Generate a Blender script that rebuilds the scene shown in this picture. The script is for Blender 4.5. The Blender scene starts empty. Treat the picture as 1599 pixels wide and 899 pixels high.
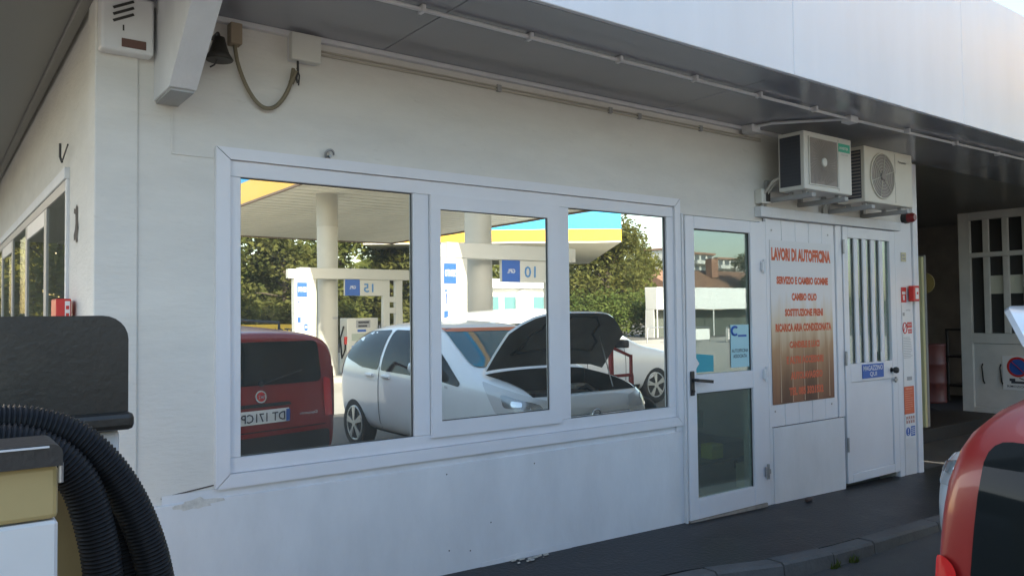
import bpy, bmesh, math, random
from mathutils import Vector, Matrix, noise
from mathutils.bvhtree import BVHTree
rnd = random.Random(7)
S = bpy.context.scene
COL = S.collection
R = math.radians

# ------------------------------------------------------------------ camera, sky, sun
cam_d = bpy.data.cameras.new('camera'); cam = bpy.data.objects.new('camera', cam_d); COL.objects.link(cam)
cam_d.sensor_width = 36; cam_d.lens = 36*1232.03/1599; cam_d.clip_start = .05; cam_d.clip_end = 3000
yaw, pit, rol = 0.638668178, 0.0325761922, -0.0110563515
fw = Vector((math.sin(yaw)*math.cos(pit), math.cos(yaw)*math.cos(pit), math.sin(pit)))
r0 = Vector((math.cos(yaw), -math.sin(yaw), 0)); u0 = r0.cross(fw)
rr = math.cos(rol)*r0+math.sin(rol)*u0; uu = math.cos(rol)*u0-math.sin(rol)*r0
CAM = Vector((-.58, -3.75, 1.46))
m = Matrix((rr, uu, -fw)).transposed().to_4x4(); m.translation = CAM
cam.matrix_world = m
S.camera = cam

SUN = Vector((-.30, 1.70, 1.0)).normalized()          # towards the sun: behind the building
elev = math.asin(SUN.z); azim = math.atan2(SUN.x, SUN.y)
w = bpy.data.worlds.new('World'); S.world = w; w.use_nodes = True
nt = w.node_tree; bg = nt.nodes['Background']
sky = nt.nodes.new('ShaderNodeTexSky'); sky.sky_type = 'NISHITA'; sky.sun_disc = False
sky.sun_elevation = elev; sky.sun_rotation = azim; sky.air_density = 1.2; sky.dust_density = 2.0; sky.ozone_density = 1.0
nt.links.new(sky.outputs[0], bg.inputs[0]); bg.inputs[1].default_value = .15
sd = bpy.data.lights.new('sun', 'SUN'); so = bpy.data.objects.new('sun', sd); COL.objects.link(so)
sd.energy = 4.2; sd.angle = R(.5); sd.color = (1, .93, .80)
so.rotation_euler = SUN.to_track_quat('Z', 'Y').to_euler(); so.location = (0, 30, 30)
S.view_settings.view_transform = 'Standard'; S.view_settings.look = 'None'
S.view_settings.exposure = 1.55; S.view_settings.gamma = 1
try:
    S.cycles.max_bounces = 10; S.cycles.diffuse_bounces = 5; S.cycles.glossy_bounces = 5; S.cycles.transparent_max_bounces = 8
    S.cycles.caustics_reflective = False; S.cycles.caustics_refractive = False
except Exception: pass

# ------------------------------------------------------------------ materials
MATS = {}
def mat(name, col, rough=.5, metal=0., var=.0, scale=4., bump=0., bscale=60., spec=None, stain=None, coat=0., stretch=None, emit=None):
    if name in MATS: return MATS[name]
    M = bpy.data.materials.new(name); M.use_nodes = True; n = M.node_tree; N = n.nodes; L = n.links
    b = N['Principled BSDF']; b.inputs['Roughness'].default_value = rough; b.inputs['Metallic'].default_value = metal
    if coat: b.inputs['Coat Weight'].default_value = coat; b.inputs['Coat Roughness'].default_value = .04
    if spec is not None: b.inputs['Specular IOR Level'].default_value = spec
    c = (*col, 1); b.inputs['Base Color'].default_value = c
    tc = N.new('ShaderNodeTexCoord'); mp = N.new('ShaderNodeMapping'); L.new(tc.outputs['Object'], mp.inputs[0])
    if stretch: mp.inputs['Scale'].default_value = stretch
    if var:
        a = N.new('ShaderNodeTexNoise'); a.inputs['Scale'].default_value = scale; a.inputs['Detail'].default_value = 8; a.inputs['Roughness'].default_value = .62
        L.new(mp.outputs[0], a.inputs[0])
        cr = N.new('ShaderNodeValToRGB'); cr.color_ramp.elements[0].position = .3; cr.color_ramp.elements[1].position = .7
        cr.color_ramp.elements[0].color = (*[max(0, x*(1-var)) for x in col], 1); cr.color_ramp.elements[1].color = (*[min(1, x*(1+var*.5)) for x in col], 1)
        L.new(a.outputs[0], cr.inputs[0]); out = cr.outputs[0]
        if stain:
            s2 = N.new('ShaderNodeTexNoise'); s2.inputs['Scale'].default_value = stain[1]; s2.inputs['Detail'].default_value = 12; s2.inputs['Roughness'].default_value = .75
            L.new(mp.outputs[0], s2.inputs[0])
            r2 = N.new('ShaderNodeValToRGB'); r2.color_ramp.elements[0].position = stain[2]; r2.color_ramp.elements[1].position = stain[2]+.14
            r2.color_ramp.elements[0].color = (0, 0, 0, 1); r2.color_ramp.elements[1].color = (stain[3],)*3+(1,)
            L.new(s2.outputs[0], r2.inputs[0])
            mx = N.new('ShaderNodeMixRGB'); mx.inputs[2].default_value = (*stain[0], 1)
            L.new(r2.outputs[0], mx.inputs[0]); L.new(out, mx.inputs[1]); out = mx.outputs[0]
        L.new(out, b.inputs['Base Color'])
        rm = N.new('ShaderNodeMapRange'); rm.inputs[3].default_value = max(0, rough-.07); rm.inputs[4].default_value = min(1, rough+.07)
        L.new(a.outputs[0], rm.inputs[0]); L.new(rm.outputs[0], b.inputs['Roughness'])
    if bump:
        t = N.new('ShaderNodeTexNoise'); t.inputs['Scale'].default_value = bscale; t.inputs['Detail'].default_value = 5
        L.new(mp.outputs[0], t.inputs[0])
        bp = N.new('ShaderNodeBump'); bp.inputs['Strength'].default_value = bump; bp.inputs['Distance'].default_value = .01
        L.new(t.outputs[0], bp.inputs['Height']); L.new(bp.outputs[0], b.inputs['Normal'])
    if emit:
        b.inputs['Emission Color'].default_value = (*emit[0], 1); b.inputs['Emission Strength'].default_value = emit[1]
    MATS[name] = M; return M

def glass_mat(name, refl, tint, through=None, wave=.02, dark=(.012, .016, .016), dust_haze=.07):
    M = bpy.data.materials.new(name); M.use_nodes = True; n = M.node_tree; N = n.nodes; L = n.links
    N.remove(N['Principled BSDF']); out = N['Material Output']
    g = N.new('ShaderNodeBsdfGlossy'); g.inputs['Roughness'].default_value = 0.0; g.inputs['Color'].default_value = (*tint, 1)
    tc = N.new('ShaderNodeTexCoord'); t = N.new('ShaderNodeTexNoise'); t.inputs['Scale'].default_value = 2.2; t.inputs['Detail'].default_value = 1
    L.new(tc.outputs['Object'], t.inputs[0]); bp = N.new('ShaderNodeBump'); bp.inputs['Strength'].default_value = wave; bp.inputs['Distance'].default_value = .02
    L.new(t.outputs[0], bp.inputs['Height']); L.new(bp.outputs[0], g.inputs['Normal'])
    d = N.new('ShaderNodeBsdfDiffuse'); d.inputs[0].default_value = (*dark, 1)
    base = d.outputs[0]
    if through:
        tr = N.new('ShaderNodeBsdfTransparent'); tr.inputs[0].default_value = (*through, 1)
        m1 = N.new('ShaderNodeMixShader'); m1.inputs[0].default_value = .93
        L.new(base, m1.inputs[1]); L.new(tr.outputs[0], m1.inputs[2]); base = m1.outputs[0]
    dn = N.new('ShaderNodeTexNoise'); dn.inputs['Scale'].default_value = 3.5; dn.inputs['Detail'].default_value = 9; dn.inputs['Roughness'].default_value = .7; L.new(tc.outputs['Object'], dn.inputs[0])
    dm_ = N.new('ShaderNodeMapRange'); dm_.inputs[1].default_value = .3; dm_.inputs[2].default_value = .75; dm_.inputs[3].default_value = dust_haze*.6; dm_.inputs[4].default_value = dust_haze*1.5; L.new(dn.outputs[0], dm_.inputs[0])
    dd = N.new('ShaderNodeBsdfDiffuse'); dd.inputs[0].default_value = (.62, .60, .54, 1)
    lw = N.new('ShaderNodeFresnel'); lw.inputs[0].default_value = 1.5
    ge = N.new('ShaderNodeNewGeometry'); io = N.new('ShaderNodeMapRange'); io.inputs[3].default_value = 1.5; io.inputs[4].default_value = 1/1.5; L.new(ge.outputs['Backfacing'], io.inputs[0]); L.new(io.outputs[0], lw.inputs[0])
    mr = N.new('ShaderNodeMapRange'); mr.inputs[1].default_value = .04; mr.inputs[2].default_value = 1; mr.inputs[3].default_value = refl; mr.inputs[4].default_value = 1
    L.new(lw.outputs[0], mr.inputs[0])
    mx = N.new('ShaderNodeMixShader'); L.new(mr.outputs[0], mx.inputs[0]); L.new(base, mx.inputs[1]); L.new(g.outputs[0], mx.inputs[2])
    md = N.new('ShaderNodeMixShader'); L.new(dm_.outputs[0], md.inputs[0]); L.new(mx.outputs[0], md.inputs[1]); L.new(dd.outputs[0], md.inputs[2])  # haze mixed into the glass as a dust film, lifting dark reflections
    L.new(md.outputs[0], out.inputs[0]); MATS[name] = M; return M

def leaf_mat(name, col, col2, trans):
    M = bpy.data.materials.new(name); M.use_nodes = True; n = M.node_tree; N = n.nodes; L = n.links
    N.remove(N['Principled BSDF']); out = N['Material Output']
    tc = N.new('ShaderNodeTexCoord'); t = N.new('ShaderNodeTexNoise'); t.inputs['Scale'].default_value = 1.3; t.inputs['Detail'].default_value = 6
    L.new(tc.outputs['Object'], t.inputs[0]); cr = N.new('ShaderNodeValToRGB')
    cr.color_ramp.elements[0].position = .35; cr.color_ramp.elements[1].position = .65
    cr.color_ramp.elements[0].color = (*col, 1); cr.color_ramp.elements[1].color = (*col2, 1); L.new(t.outputs[0], cr.inputs[0])
    d = N.new('ShaderNodeBsdfDiffuse'); L.new(cr.outputs[0], d.inputs[0])
    tr = N.new('ShaderNodeBsdfTranslucent'); tr.inputs[0].default_value = (*trans, 1)
    mx = N.new('ShaderNodeMixShader'); mx.inputs[0].default_value = .35
    L.new(d.outputs[0], mx.inputs[1]); L.new(tr.outputs[0], mx.inputs[2]); L.new(mx.outputs[0], out.inputs[0]); MATS[name] = M; return M

WALLUP = mat('cream wall plaster', (.70, .68, .635), .8, var=.09, scale=1.6, bump=.38, bscale=18, stain=((.42, .38, .32), 5.5, .60, .5), stretch=(1, 1, 3.5))
WALLLO = mat('white painted panel', (.72, .73, .75), .62, var=.09, scale=2.4, bump=.2, bscale=30, stain=((.50, .47, .44), 6.5, .62, .3), stretch=(1.6, 1.6, .7))
WHITE = mat('white lacquered frame', (.75, .75, .78), .38, var=.04, scale=3, bump=.03, bscale=30)
WHITE2 = mat('white metal trim', (.70, .70, .71), .42, var=.06, scale=5)
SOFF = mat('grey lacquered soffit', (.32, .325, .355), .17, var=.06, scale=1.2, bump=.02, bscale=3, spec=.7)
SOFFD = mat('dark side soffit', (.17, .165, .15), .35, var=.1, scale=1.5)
FASC = mat('pale aluminium fascia', (.82, .83, .86), .36, var=.05, scale=1.2, bump=.05, bscale=1.6, stain=((.62, .62, .62), 4, .62, .35), stretch=(2.5, 2.5, .3))
PAVE = mat('dark stone paving', (.024, .025, .028), .42, spec=.3, var=.3, scale=3.5, bump=.35, bscale=45, stain=((.075, .07, .066), 2.4, .55, .7))
ASPH = mat('asphalt', (.105, .101, .094), .85, var=.3, scale=1.1, bump=.8, bscale=160, stain=((.025, .024, .024), .7, .58, .6))
KERB = mat('kerb stone', (.13, .127, .122), .75, var=.25, scale=5, bump=.5, bscale=50)
BLACKP = mat('black plastic', (.022, .022, .024), .38, var=.25, scale=6, bump=.1, bscale=120)
COVERM = mat('weathered black cover', (.042, .036, .029), .42, var=.35, scale=3.2, bump=.12, bscale=90, stain=((.075, .062, .045), 2.2, .5, .6))
HOSEM = mat('black hose rubber', (.010, .010, .011), .5, var=.3, scale=30, spec=.25)
CHROME = mat('chrome', (.75, .75, .76), .12, 1.0)
STEEL = mat('galvanised steel', (.42, .42, .42), .4, .8, var=.15, scale=20)
GREYM = mat('grey painted metal', (.36, .36, .355), .5, var=.1, scale=6)
DARKM = mat('dark metal', (.035, .033, .032), .5, var=.2, scale=9)
ACW = mat('ivory ac casing', (.66, .62, .53), .5, var=.06, scale=3)
ACW2 = mat('pale ac casing', (.66, .65, .60), .45, var=.06, scale=3)
ACD = mat('ac fin grey', (.055, .06, .075), .5)
GRILL = mat('ac grille', (.26, .23, .21), .55)
GREENL = mat('green label', (.05, .42, .28), .5)
REDP = mat('signal red', (.58, .035, .03), .4)
REDO = mat('orange red print', (.66, .145, .065), .6)
BLUEP = mat('sign blue', (.03, .11, .42), .45)
PAPER = mat('paper white', (.76, .76, .76), .6, var=.03, scale=8)
INK = mat('ink', (.05, .05, .06), .6)
INKG = mat('grey ink', (.35, .35, .36), .6)
TANM = mat('tan lacquer', (.44, .335, .15), .42, var=.1, scale=3, stain=((.3, .2, .07), 4, .6, .4))
BELLM = mat('aged brass bell', (.055, .048, .04), .5, .5, var=.3, scale=20)
CABLE = mat('cable olive', (.20, .17, .11), .6)
BROWN = mat('brown label', (.13, .065, .05), .6)
PEEL = mat('peeled paint', (.10, .085, .075), .9, var=.3, scale=30)
LAMPB = mat('beige lamp box', (.34, .27, .19), .6)
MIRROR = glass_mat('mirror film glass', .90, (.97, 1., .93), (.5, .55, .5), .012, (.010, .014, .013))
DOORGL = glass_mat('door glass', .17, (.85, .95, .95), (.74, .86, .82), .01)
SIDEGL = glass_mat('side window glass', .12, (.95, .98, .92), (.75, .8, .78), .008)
LEAF1 = leaf_mat('leaf green', (.045, .058, .018), (.14, .15, .04), (.20, .20, .04))
LEAF2 = leaf_mat('leaf olive', (.05, .06, .02), (.14, .14, .045), (.22, .20, .04))
LEAF3 = leaf_mat('hedge green', (.05, .08, .022), (.12, .15, .045), (.16, .18, .04))
BARK = mat('bark', (.09, .07, .05), .9, var=.4, scale=12, bump=.6, bscale=30)
WHITEB = mat('white body shell', (.78, .79, .80), .35, var=.03, scale=2)
CANW = mat('canopy soffit', (.80, .765, .66), .45, var=.12, scale=.8, stretch=(1, .12, 1))
CANY = mat('canopy yellow', (.86, .46, .03), .4, var=.03)
CANB = mat('canopy blue', (.02, .33, .72), .4, var=.03)
CANE = mat('canopy edge brown', (.20, .13, .09), .6)

# ------------------------------------------------------------------ mesh helpers
class MB:
    def __init__(s): s.v = []; s.f = []; s.sm = []
    def add(s, vs, fs, smooth=False):
        o = len(s.v); s.v += [Vector(x) for x in vs]; s.f += [tuple(i+o for i in f) for f in fs]; s.sm += [smooth]*len(fs); return s
    def box(s, a, b, ch=0.):
        x0, y0, z0 = [min(p, q) for p, q in zip(a, b)]; x1, y1, z1 = [max(p, q) for p, q in zip(a, b)]
        if ch <= 0:
            v = [(x, y, z) for x in (x0, x1) for y in (y0, y1) for z in (z0, z1)]
            return s.add(v, [(0, 1, 3, 2), (4, 6, 7, 5), (0, 4, 5, 1), (2, 3, 7, 6), (0, 2, 6, 4), (1, 5, 7, 3)])
        bm = bmesh.new(); bmesh.ops.create_cube(bm, size=1)
        for v in bm.verts: v.co = Vector(((x0+x1)/2+v.co.x*(x1-x0), (y0+y1)/2+v.co.y*(y1-y0), (z0+z1)/2+v.co.z*(z1-z0)))
        bmesh.ops.bevel(bm, geom=bm.edges[:], offset=min(ch, .49*min(x1-x0, y1-y0, z1-z0)), segments=2 if ch > .004 else 1, profile=.5, affect='EDGES')
        s.frombm(bm); return s
    def frombm(s, bm, smooth=False):
        bm.verts.ensure_lookup_table(); bm.verts.index_update()
        s.add([v.co.copy() for v in bm.verts], [tuple(v.index for v in f.verts) for f in bm.faces], smooth); bm.free(); return s
    def prism(s, poly, axis, a, b):      # poly of 2D points, extruded along axis from a to b
        def P(p, t):
            return {'x': (t, p[0], p[1]), 'y': (p[0], t, p[1]), 'z': (p[0], p[1], t)}[axis]
        n = len(poly); v = [P(p, a) for p in poly]+[P(p, b) for p in poly]
        return s.add(v, [tuple(range(n))[::-1], tuple(range(n, 2*n))]+[(i, (i+1) % n, (i+1) % n+n, i+n) for i in range(n)])
    def tube(s, pts, r, n=8, cap=True):
        pts = [Vector(p) for p in pts]; rs = r if isinstance(r, (list, tuple)) else [r]*len(pts)
        T = [(pts[min(i+1, len(pts)-1)]-pts[max(i-1, 0)]).normalized() for i in range(len(pts))]
        a = Vector((0, 0, 1)) if abs(T[0].z) < .9 else Vector((1, 0, 0)); a = (a-T[0]*a.dot(T[0])).normalized(); v = []
        for p, t, rad in zip(pts, T, rs):
            a = (a-t*a.dot(t)).normalized(); b = t.cross(a)
            v += [p+(a*math.cos(2*math.pi*k/n)+b*math.sin(2*math.pi*k/n))*rad for k in range(n)]
        f = [(i*n+k, i*n+(k+1) % n, (i+1)*n+(k+1) % n, (i+1)*n+k) for i in range(len(pts)-1) for k in range(n)]
        s.add(v, f, True)
        if cap: s.add(v[:n], [tuple(range(n))[::-1]]); s.add(v[-n:], [tuple(range(n))])
        return s
    def lathe(s, prof, c, ax='z', n=24, smooth=True):    # prof: (r, t)
        v = []
        for r, t in prof:
            for k in range(n):
                q = 2*math.pi*k/n; p = (r*math.cos(q), r*math.sin(q), t)
                if ax == 'x': p = (p[2], p[0], p[1])
                if ax == 'y': p = (p[0], p[2], p[1])
                v.append((c[0]+p[0], c[1]+p[1], c[2]+p[2]))
        m_ = len(prof)
        s.add(v, [(i*n+k, i*n+(k+1) % n, (i+1)*n+(k+1) % n, (i+1)*n+k) for i in range(m_-1) for k in range(n)], smooth)
        s.add(v[:n], [tuple(range(n))[::-1]]); s.add(v[-n:], [tuple(range(n))]); return s
    def rod(s, a, b, r, n=8): return s.tube([a, b], r, n)
    def bar(s, a, b, wx, wz):          # rectangular bar between two points
        a = Vector(a); b = Vector(b); t = (b-a).normalized(); u = Vector((0, 0, 1)) if abs(t.z) < .95 else Vector((1, 0, 0))
        x = t.cross(u).normalized()*wx/2; y = x.cross(t).normalized()*wz/2
        v = [p+i*x+j*y for p in (a, b) for i, j in ((-1, -1), (1, -1), (1, 1), (-1, 1))]
        return s.add(v, [(0, 3, 2, 1), (4, 5, 6, 7)]+[(i, (i+1) % 4, (i+1) % 4+4, i+4) for i in range(4)])
    def xf(s, M): s.v = [M @ v for v in s.v]; return s

def mesh(name, mb, mt, auto=True):
    me = bpy.data.meshes.new(name); me.from_pydata([tuple(v) for v in mb.v], [], mb.f)
    for ml in (mt if isinstance(mt, (list, tuple)) else [mt]): me.materials.append(ml)
    me.polygons.foreach_set('use_smooth', mb.sm)
    bm = bmesh.new(); bm.from_mesh(me); bmesh.ops.recalc_face_normals(bm, faces=bm.faces); bm.to_mesh(me); bm.free()
    me.update(); return me
def obj(name, mb, mt, parent=None, label=None, cat=None, group=None, kind=None, loc=None):
    """world-coordinate mesh builder -> object; if the parent is an unrotated Empty the mesh is made local to it"""
    off = Vector((0, 0, 0)); q = parent
    while q is not None:
        off += q.location; q = q.parent
    if parent is None: off = Vector(loc) if loc else Vector((0, 0, 0))
    if off.length > 0 and not (parent and parent.get('_local')): mb.v = [v-off for v in mb.v]
    o = bpy.data.objects.new(name, mesh(name, mb, mt)); COL.objects.link(o)
    if parent: o.parent = parent
    elif loc: o.location = loc
    tag(o, label, cat, group, kind); return o
def tag(o, label=None, cat=None, group=None, kind=None):
    for k, v in (('label', label), ('category', cat), ('group', group), ('kind', kind)):
        if v: o[k] = v
    return o
def thing(name, label, cat, loc, group=None):
    o = bpy.data.objects.new(name, None); COL.objects.link(o); o.location = loc; o.empty_display_size = .1
    return tag(o, label, cat, group)
def copy_tree(o, parent=None):
    c = o.copy(); COL.objects.link(c)
    if parent: c.parent = parent
    for ch in list(o.children): copy_tree(ch, c)
    return c
def text_mb(txt, x, z, wd, ht, y, face=-1, plane='y', bold=.012):
    """flat lettering fitted into wd x ht with its lower left reading corner at x (reading start), z"""
    cu = bpy.data.curves.new('t', 'FONT'); cu.body = txt; cu.extrude = 0; cu.resolution_u = 2; cu.align_x = 'LEFT'; cu.offset = bold
    o = bpy.data.objects.new('t', cu); COL.objects.link(o)
    dg = bpy.context.evaluated_depsgraph_get(); me = bpy.data.meshes.new_from_object(o.evaluated_get(dg))
    xs = [v.co.x for v in me.vertices]; ys = [v.co.y for v in me.vertices]
    mb = MB()
    if xs:
        sx = wd/(max(xs)-min(xs)); sy = ht/(max(ys)-min(ys)); x0 = min(xs); y0 = min(ys)
        def P(c):
            a = (c.x-x0)*sx; b = (c.y-y0)*sy
            if plane == 'y': return (x-face*a, y, z+b) if face > 0 else (x+a, y, z+b)
            if plane == 'x': return (y, x+face*a, z+b)
        mb.add([P(v.co) for v in me.vertices], [tuple(p.vertices) for p in me.polygons])
    bpy.data.objects.remove(o); bpy.data.curves.remove(cu); bpy.data.meshes.remove(me); return mb
def grid_wall(xs, zs, holes, y0, y1, ax='y'):
    """slab with rectangular holes (x0,x1,z0,z1)"""
    X = sorted(set(xs+[h[i] for h in holes for i in (0, 1)])); Z = sorted(set(zs+[h[i] for h in holes for i in (2, 3)]))
    solid = {}
    for i in range(len(X)-1):
        for k in range(len(Z)-1):
            cx = (X[i]+X[i+1])/2; cz = (Z[k]+Z[k+1])/2
            solid[i, k] = not any(h[0] < cx < h[1] and h[2] < cz < h[3] for h in holes)
    mb = MB()
    def P(a, y, b): return (a, y, b) if ax == 'y' else (y, a, b)
    for (i, k), sol in solid.items():
        if not sol: continue
        a, b, c, d = X[i], X[i+1], Z[k], Z[k+1]
        for yy in (y0, y1): mb.add([P(a, yy, c), P(b, yy, c), P(b, yy, d), P(a, yy, d)], [(0, 1, 2, 3)])
        for (di, dk, q) in ((-1, 0, [(a, c), (a, d)]), (1, 0, [(b, c), (b, d)]), (0, -1, [(a, c), (b, c)]), (0, 1, [(a, d), (b, d)])):
            if not solid.get((i+di, k+dk), False):
                (p, q1), (p2, q2) = q; mb.add([P(p, y0, q1), P(p2, y0, q2), P(p2, y1, q2), P(p, y1, q1)], [(0, 1, 2, 3)])
    return mb

ZG = -.13
def pz(x): return .08-.0215*min(max(x, -3), 8)       # pavement height at the wall

# ------------------------------------------------------------------ ground, pavement, kerb
g = MB(); n = 24
ring = [0, 6, 14, 30, 70, 200, 700]
vs = [(0, 0, ZG)]; fs = []
for r_ in ring[1:]:
    vs += [(r_*math.cos(2*math.pi*k/n), r_*math.sin(2*math.pi*k/n), ZG) for k in range(n)]
fs += [(0, 1+k, 1+(k+1) % n) for k in range(n)]
for i in range(len(ring)-2):
    fs += [(1+i*n+k, 1+(i+1)*n+k, 1+(i+1)*n+(k+1) % n, 1+i*n+(k+1) % n) for k in range(n)]
obj('asphalt_ground', g.add(vs, fs), ASPH, kind='structure', loc=(0, 0, 0))
kx = [(-2.2, -.62), (2.4, -.62), (3.0, -.66), (3.3, -.74), (3.6, -.83), (4.2, -.86), (8.6, -.88)]
def kerb_y(x):
    for (a, b), (c, d) in zip(kx, kx[1:]):
        if a <= x <= c: return b+(d-b)*(x-a)/(c-a)
    return kx[-1][1]
pv = MB(); xs = [-2.2+.3*i for i in range(37)]
for a, b in zip(xs, xs[1:]):
    A = [(a, .02, pz(a)), (b, .02, pz(b)), (b, kerb_y(b), pz(b)-.035), (a, kerb_y(a), pz(a)-.035)]
    B = [(x, y, ZG-.05) for x, y, z in A]
    pv.add(A+B, [(0, 1, 2, 3)], True); pv.add(A[2:]+B[2:], [(0, 1, 3, 2)])
pave = obj('pavement', pv, PAVE, kind='structure', loc=(0, 0, 0))
x = -2.2
while x < 8.2:
    L_ = rnd.uniform(.82, 1.02) if (x > 4.2 or x < 2.3) else .45; x2 = min(x+L_, 8.6)
    ya, yb = kerb_y(x), kerb_y(x2); za, zb = pz(x)-.034, pz(x2)-.034; dz = rnd.uniform(-.006, .004); wd = .11
    k = MB(); e = .006
    top = [(x+e, ya, za+dz), (x2-e, yb, zb+dz), (x2-e, yb-wd+.015, zb+dz), (x+e, ya-wd+.015, za+dz)]
    low = [(x2-e, yb-wd, zb+dz-.015), (x+e, ya-wd, za+dz-.015)]; bot = [(x2-e, yb-wd-.01, ZG-.05), (x+e, ya-wd-.01, ZG-.05), (x+e, ya, ZG-.05), (x2-e, yb, ZG-.05)]
    k.add(top+low+bot, [(0, 1, 2, 3), (3, 2, 4, 5), (5, 4, 6, 7), (0, 3, 5, 7, 8), (1, 9, 6, 4, 2)])
    obj('kerb_stone', k, KERB, pave); x = x2
# small weeds in the kerb joint
wm = MB()
for cx, cy in ((3.3, -.87), (4.15, -.985), (3.95, -.97)):
    for i in range(26):
        a = rnd.uniform(0, 6.28); r_ = rnd.uniform(.01, .06); b = Vector((cx+rnd.uniform(-.04, .04), cy+rnd.uniform(-.015, .015), ZG)); t = b+Vector((math.cos(a)*r_, math.sin(a)*r_, rnd.uniform(.02, .06))); s_ = Vector((-math.sin(a), math.cos(a), 0))*.006
        wm.add([b-s_, b+s_, t], [(0, 1, 2)])
obj('weeds', wm, LEAF3, label='small green weeds growing along the kerb edge', cat='weeds', kind='stuff')

# ------------------------------------------------------------------ the service building
SZ = 2.86                                   # soffit height
bld = thing('service_building', 'long white single storey workshop building with mirrored windows and deep eaves', 'building', (0, 0, 0))
holes = [(.52, 3.64, .70, 2.22), (3.66, 4.56, -.2, 2.15), (5.70, 6.56, -.2, 2.18)]
obj('front_wall', grid_wall([0.01, 7.0], [-.2, 2.95], holes, 0., .16), WALLUP, bld)
# side wall: windows 0.885..
shole = [(.885, 12.2, .85, 2.24)]
obj('side_wall', grid_wall([0.162, 12.5], [-.2, 2.95], shole, 0.01, .16, 'x'), WALLUP, bld)
obj('corner_pilaster', MB().box((-.012, -.012, -.2), (.16, .161, 2.95), .006), WALLUP, bld)
obj('end_wall', MB().box((6.86, .162, -.2), (6.995, 5.0, 2.95)), WALLUP, bld)
obj('back_wall', grid_wall([.162, 6.858], [-.2, 2.899], [(.6, 3.2, .9, 2.3)], 4.0, 4.1), mat('dim interior wall', (.42, .54, .52), .8, var=.2), bld)
obj('rear_window', MB().box((.6, 4.04, .9), (3.2, 4.046, 2.3)), SIDEGL, bld)  # added opening, out of view, lets sun in to brighten the room
obj('interior_floor', MB().box((.162, .162, -.2), (6.858, 3.999, .02)), mat('interior floor', (.28, .28, .25), .5, var=.2), bld)
obj('interior_ceiling', MB().box((.162, .162, 2.90), (6.858, 3.999, 2.95)), mat('interior ceiling', (.3, .3, .28), .8), bld)
# lower plinth panels below the window with the groove above
obj('plinth_panel', MB().box((.0, -.022, -.2), (3.655, -.001, .632), .003), WALLLO, bld)
obj('plinth_panel', MB().box((3.592, -.022, .633), (3.655, -.001, .672), .002), WALLLO, bld)
obj('groove_board', MB().box((.262, -.008, .632), (3.591, -.002, .672)), WALLLO, bld)
for nx, nz in [(2.339, 0.569), (1.726, 0.583), (2.019, 0.274), (1.877, 0.141), (1.738, 0.166)]: obj('nail_hole', MB().lathe([(.0045, -.0235), (.003, -.0225)], (nx, 0, nz), 'y', 7), DARKM, bld)
obj('wall_skirt', MB().box((1.95, -.026, pz(2)-.05), (2.62, -.0235, pz(2.6)+.035)), WALLLO, bld)
# wall patch in the corner of the window and old outline of a removed board
ol = MB(); ol.box((.300, -.006, 2.196), (.486, -.001, 2.206)); ol.box((.298, -.005, 2.2065), (.306, -.001, 2.52)); obj('old_board_edge', ol, WALLUP, bld)
pl = MB()
def blob(cx, cz, rx, rz, y, n=18, jag=.35, plane='y'):
    P = []
    for k in range(n):
        q = 2*math.pi*k/n; s_ = 1+rnd.uniform(-jag, jag); P.append((cx+rx*s_*math.cos(q), cz+rz*s_*math.sin(q)))
    m_ = MB(); v = [(p[0], y, p[1]) if plane == 'y' else (y, p[0], p[1]) for p in P]; c = (cx, y, cz) if plane == 'y' else (y, cx, cz)
    return m_.add(v+[c], [(k, (k+1) % n, n) for k in range(n)])
b1 = MB()
PX = [(.585, 1.835), (.60, 1.86), (.56, 1.90), (.59, 1.94), (.585, 2.0), (.62, 2.02), (.66, 2.0), (.70, 2.01), (.71, 1.985), (.66, 1.975), (.655, 1.93), (.67, 1.90), (.71, 1.875), (.70, 1.845), (.66, 1.85), (.63, 1.83)]
b1.add([(-.001+.008, a, b) for a, b in PX], [tuple(range(len(PX)))])
obj('peeled_paint_patch', b1, PEEL, bld)
b2 = blob(.40, .62, .10, .025, -.0235); b2.v += []; obj('peeled_paint_patch', b2, mat('chipped plaster', (.66, .64, .60), .9, var=.25, scale=30, stain=((.22, .19, .16), 22, .6, .9)), bld)
ck = MB()
for a, b, c, d in ((.30, .668, .487, .690), (.26, .66, .31, .667), (.33, .675, .34, .64)):
    ck.bar((a, -.0015, b), (c, -.0015, d), .003, .006)
obj('crack', ck, PEEL, bld)
hk = MB(); hk.tube([(-.02, .92, 2.27), (-.03, .92, 2.30), (-.03, .92, 2.37)], .006, 6); hk.rod((-.02, .92, 2.28), (-.02, .72, 2.33), .004); obj('wall_hook', hk, DARKM, bld)
ey = MB(); ey.tube([(1.05+.022*math.cos(t), -.02-.012*math.sin(t), 2.275+.02*math.sin(t)) for t in [i*.5 for i in range(11)]], .006, 6); ey.rod((1.05, 0, 2.265), (1.05, -.03, 2.265), .007); obj('eye_bolt', ey, STEEL, bld)

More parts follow.
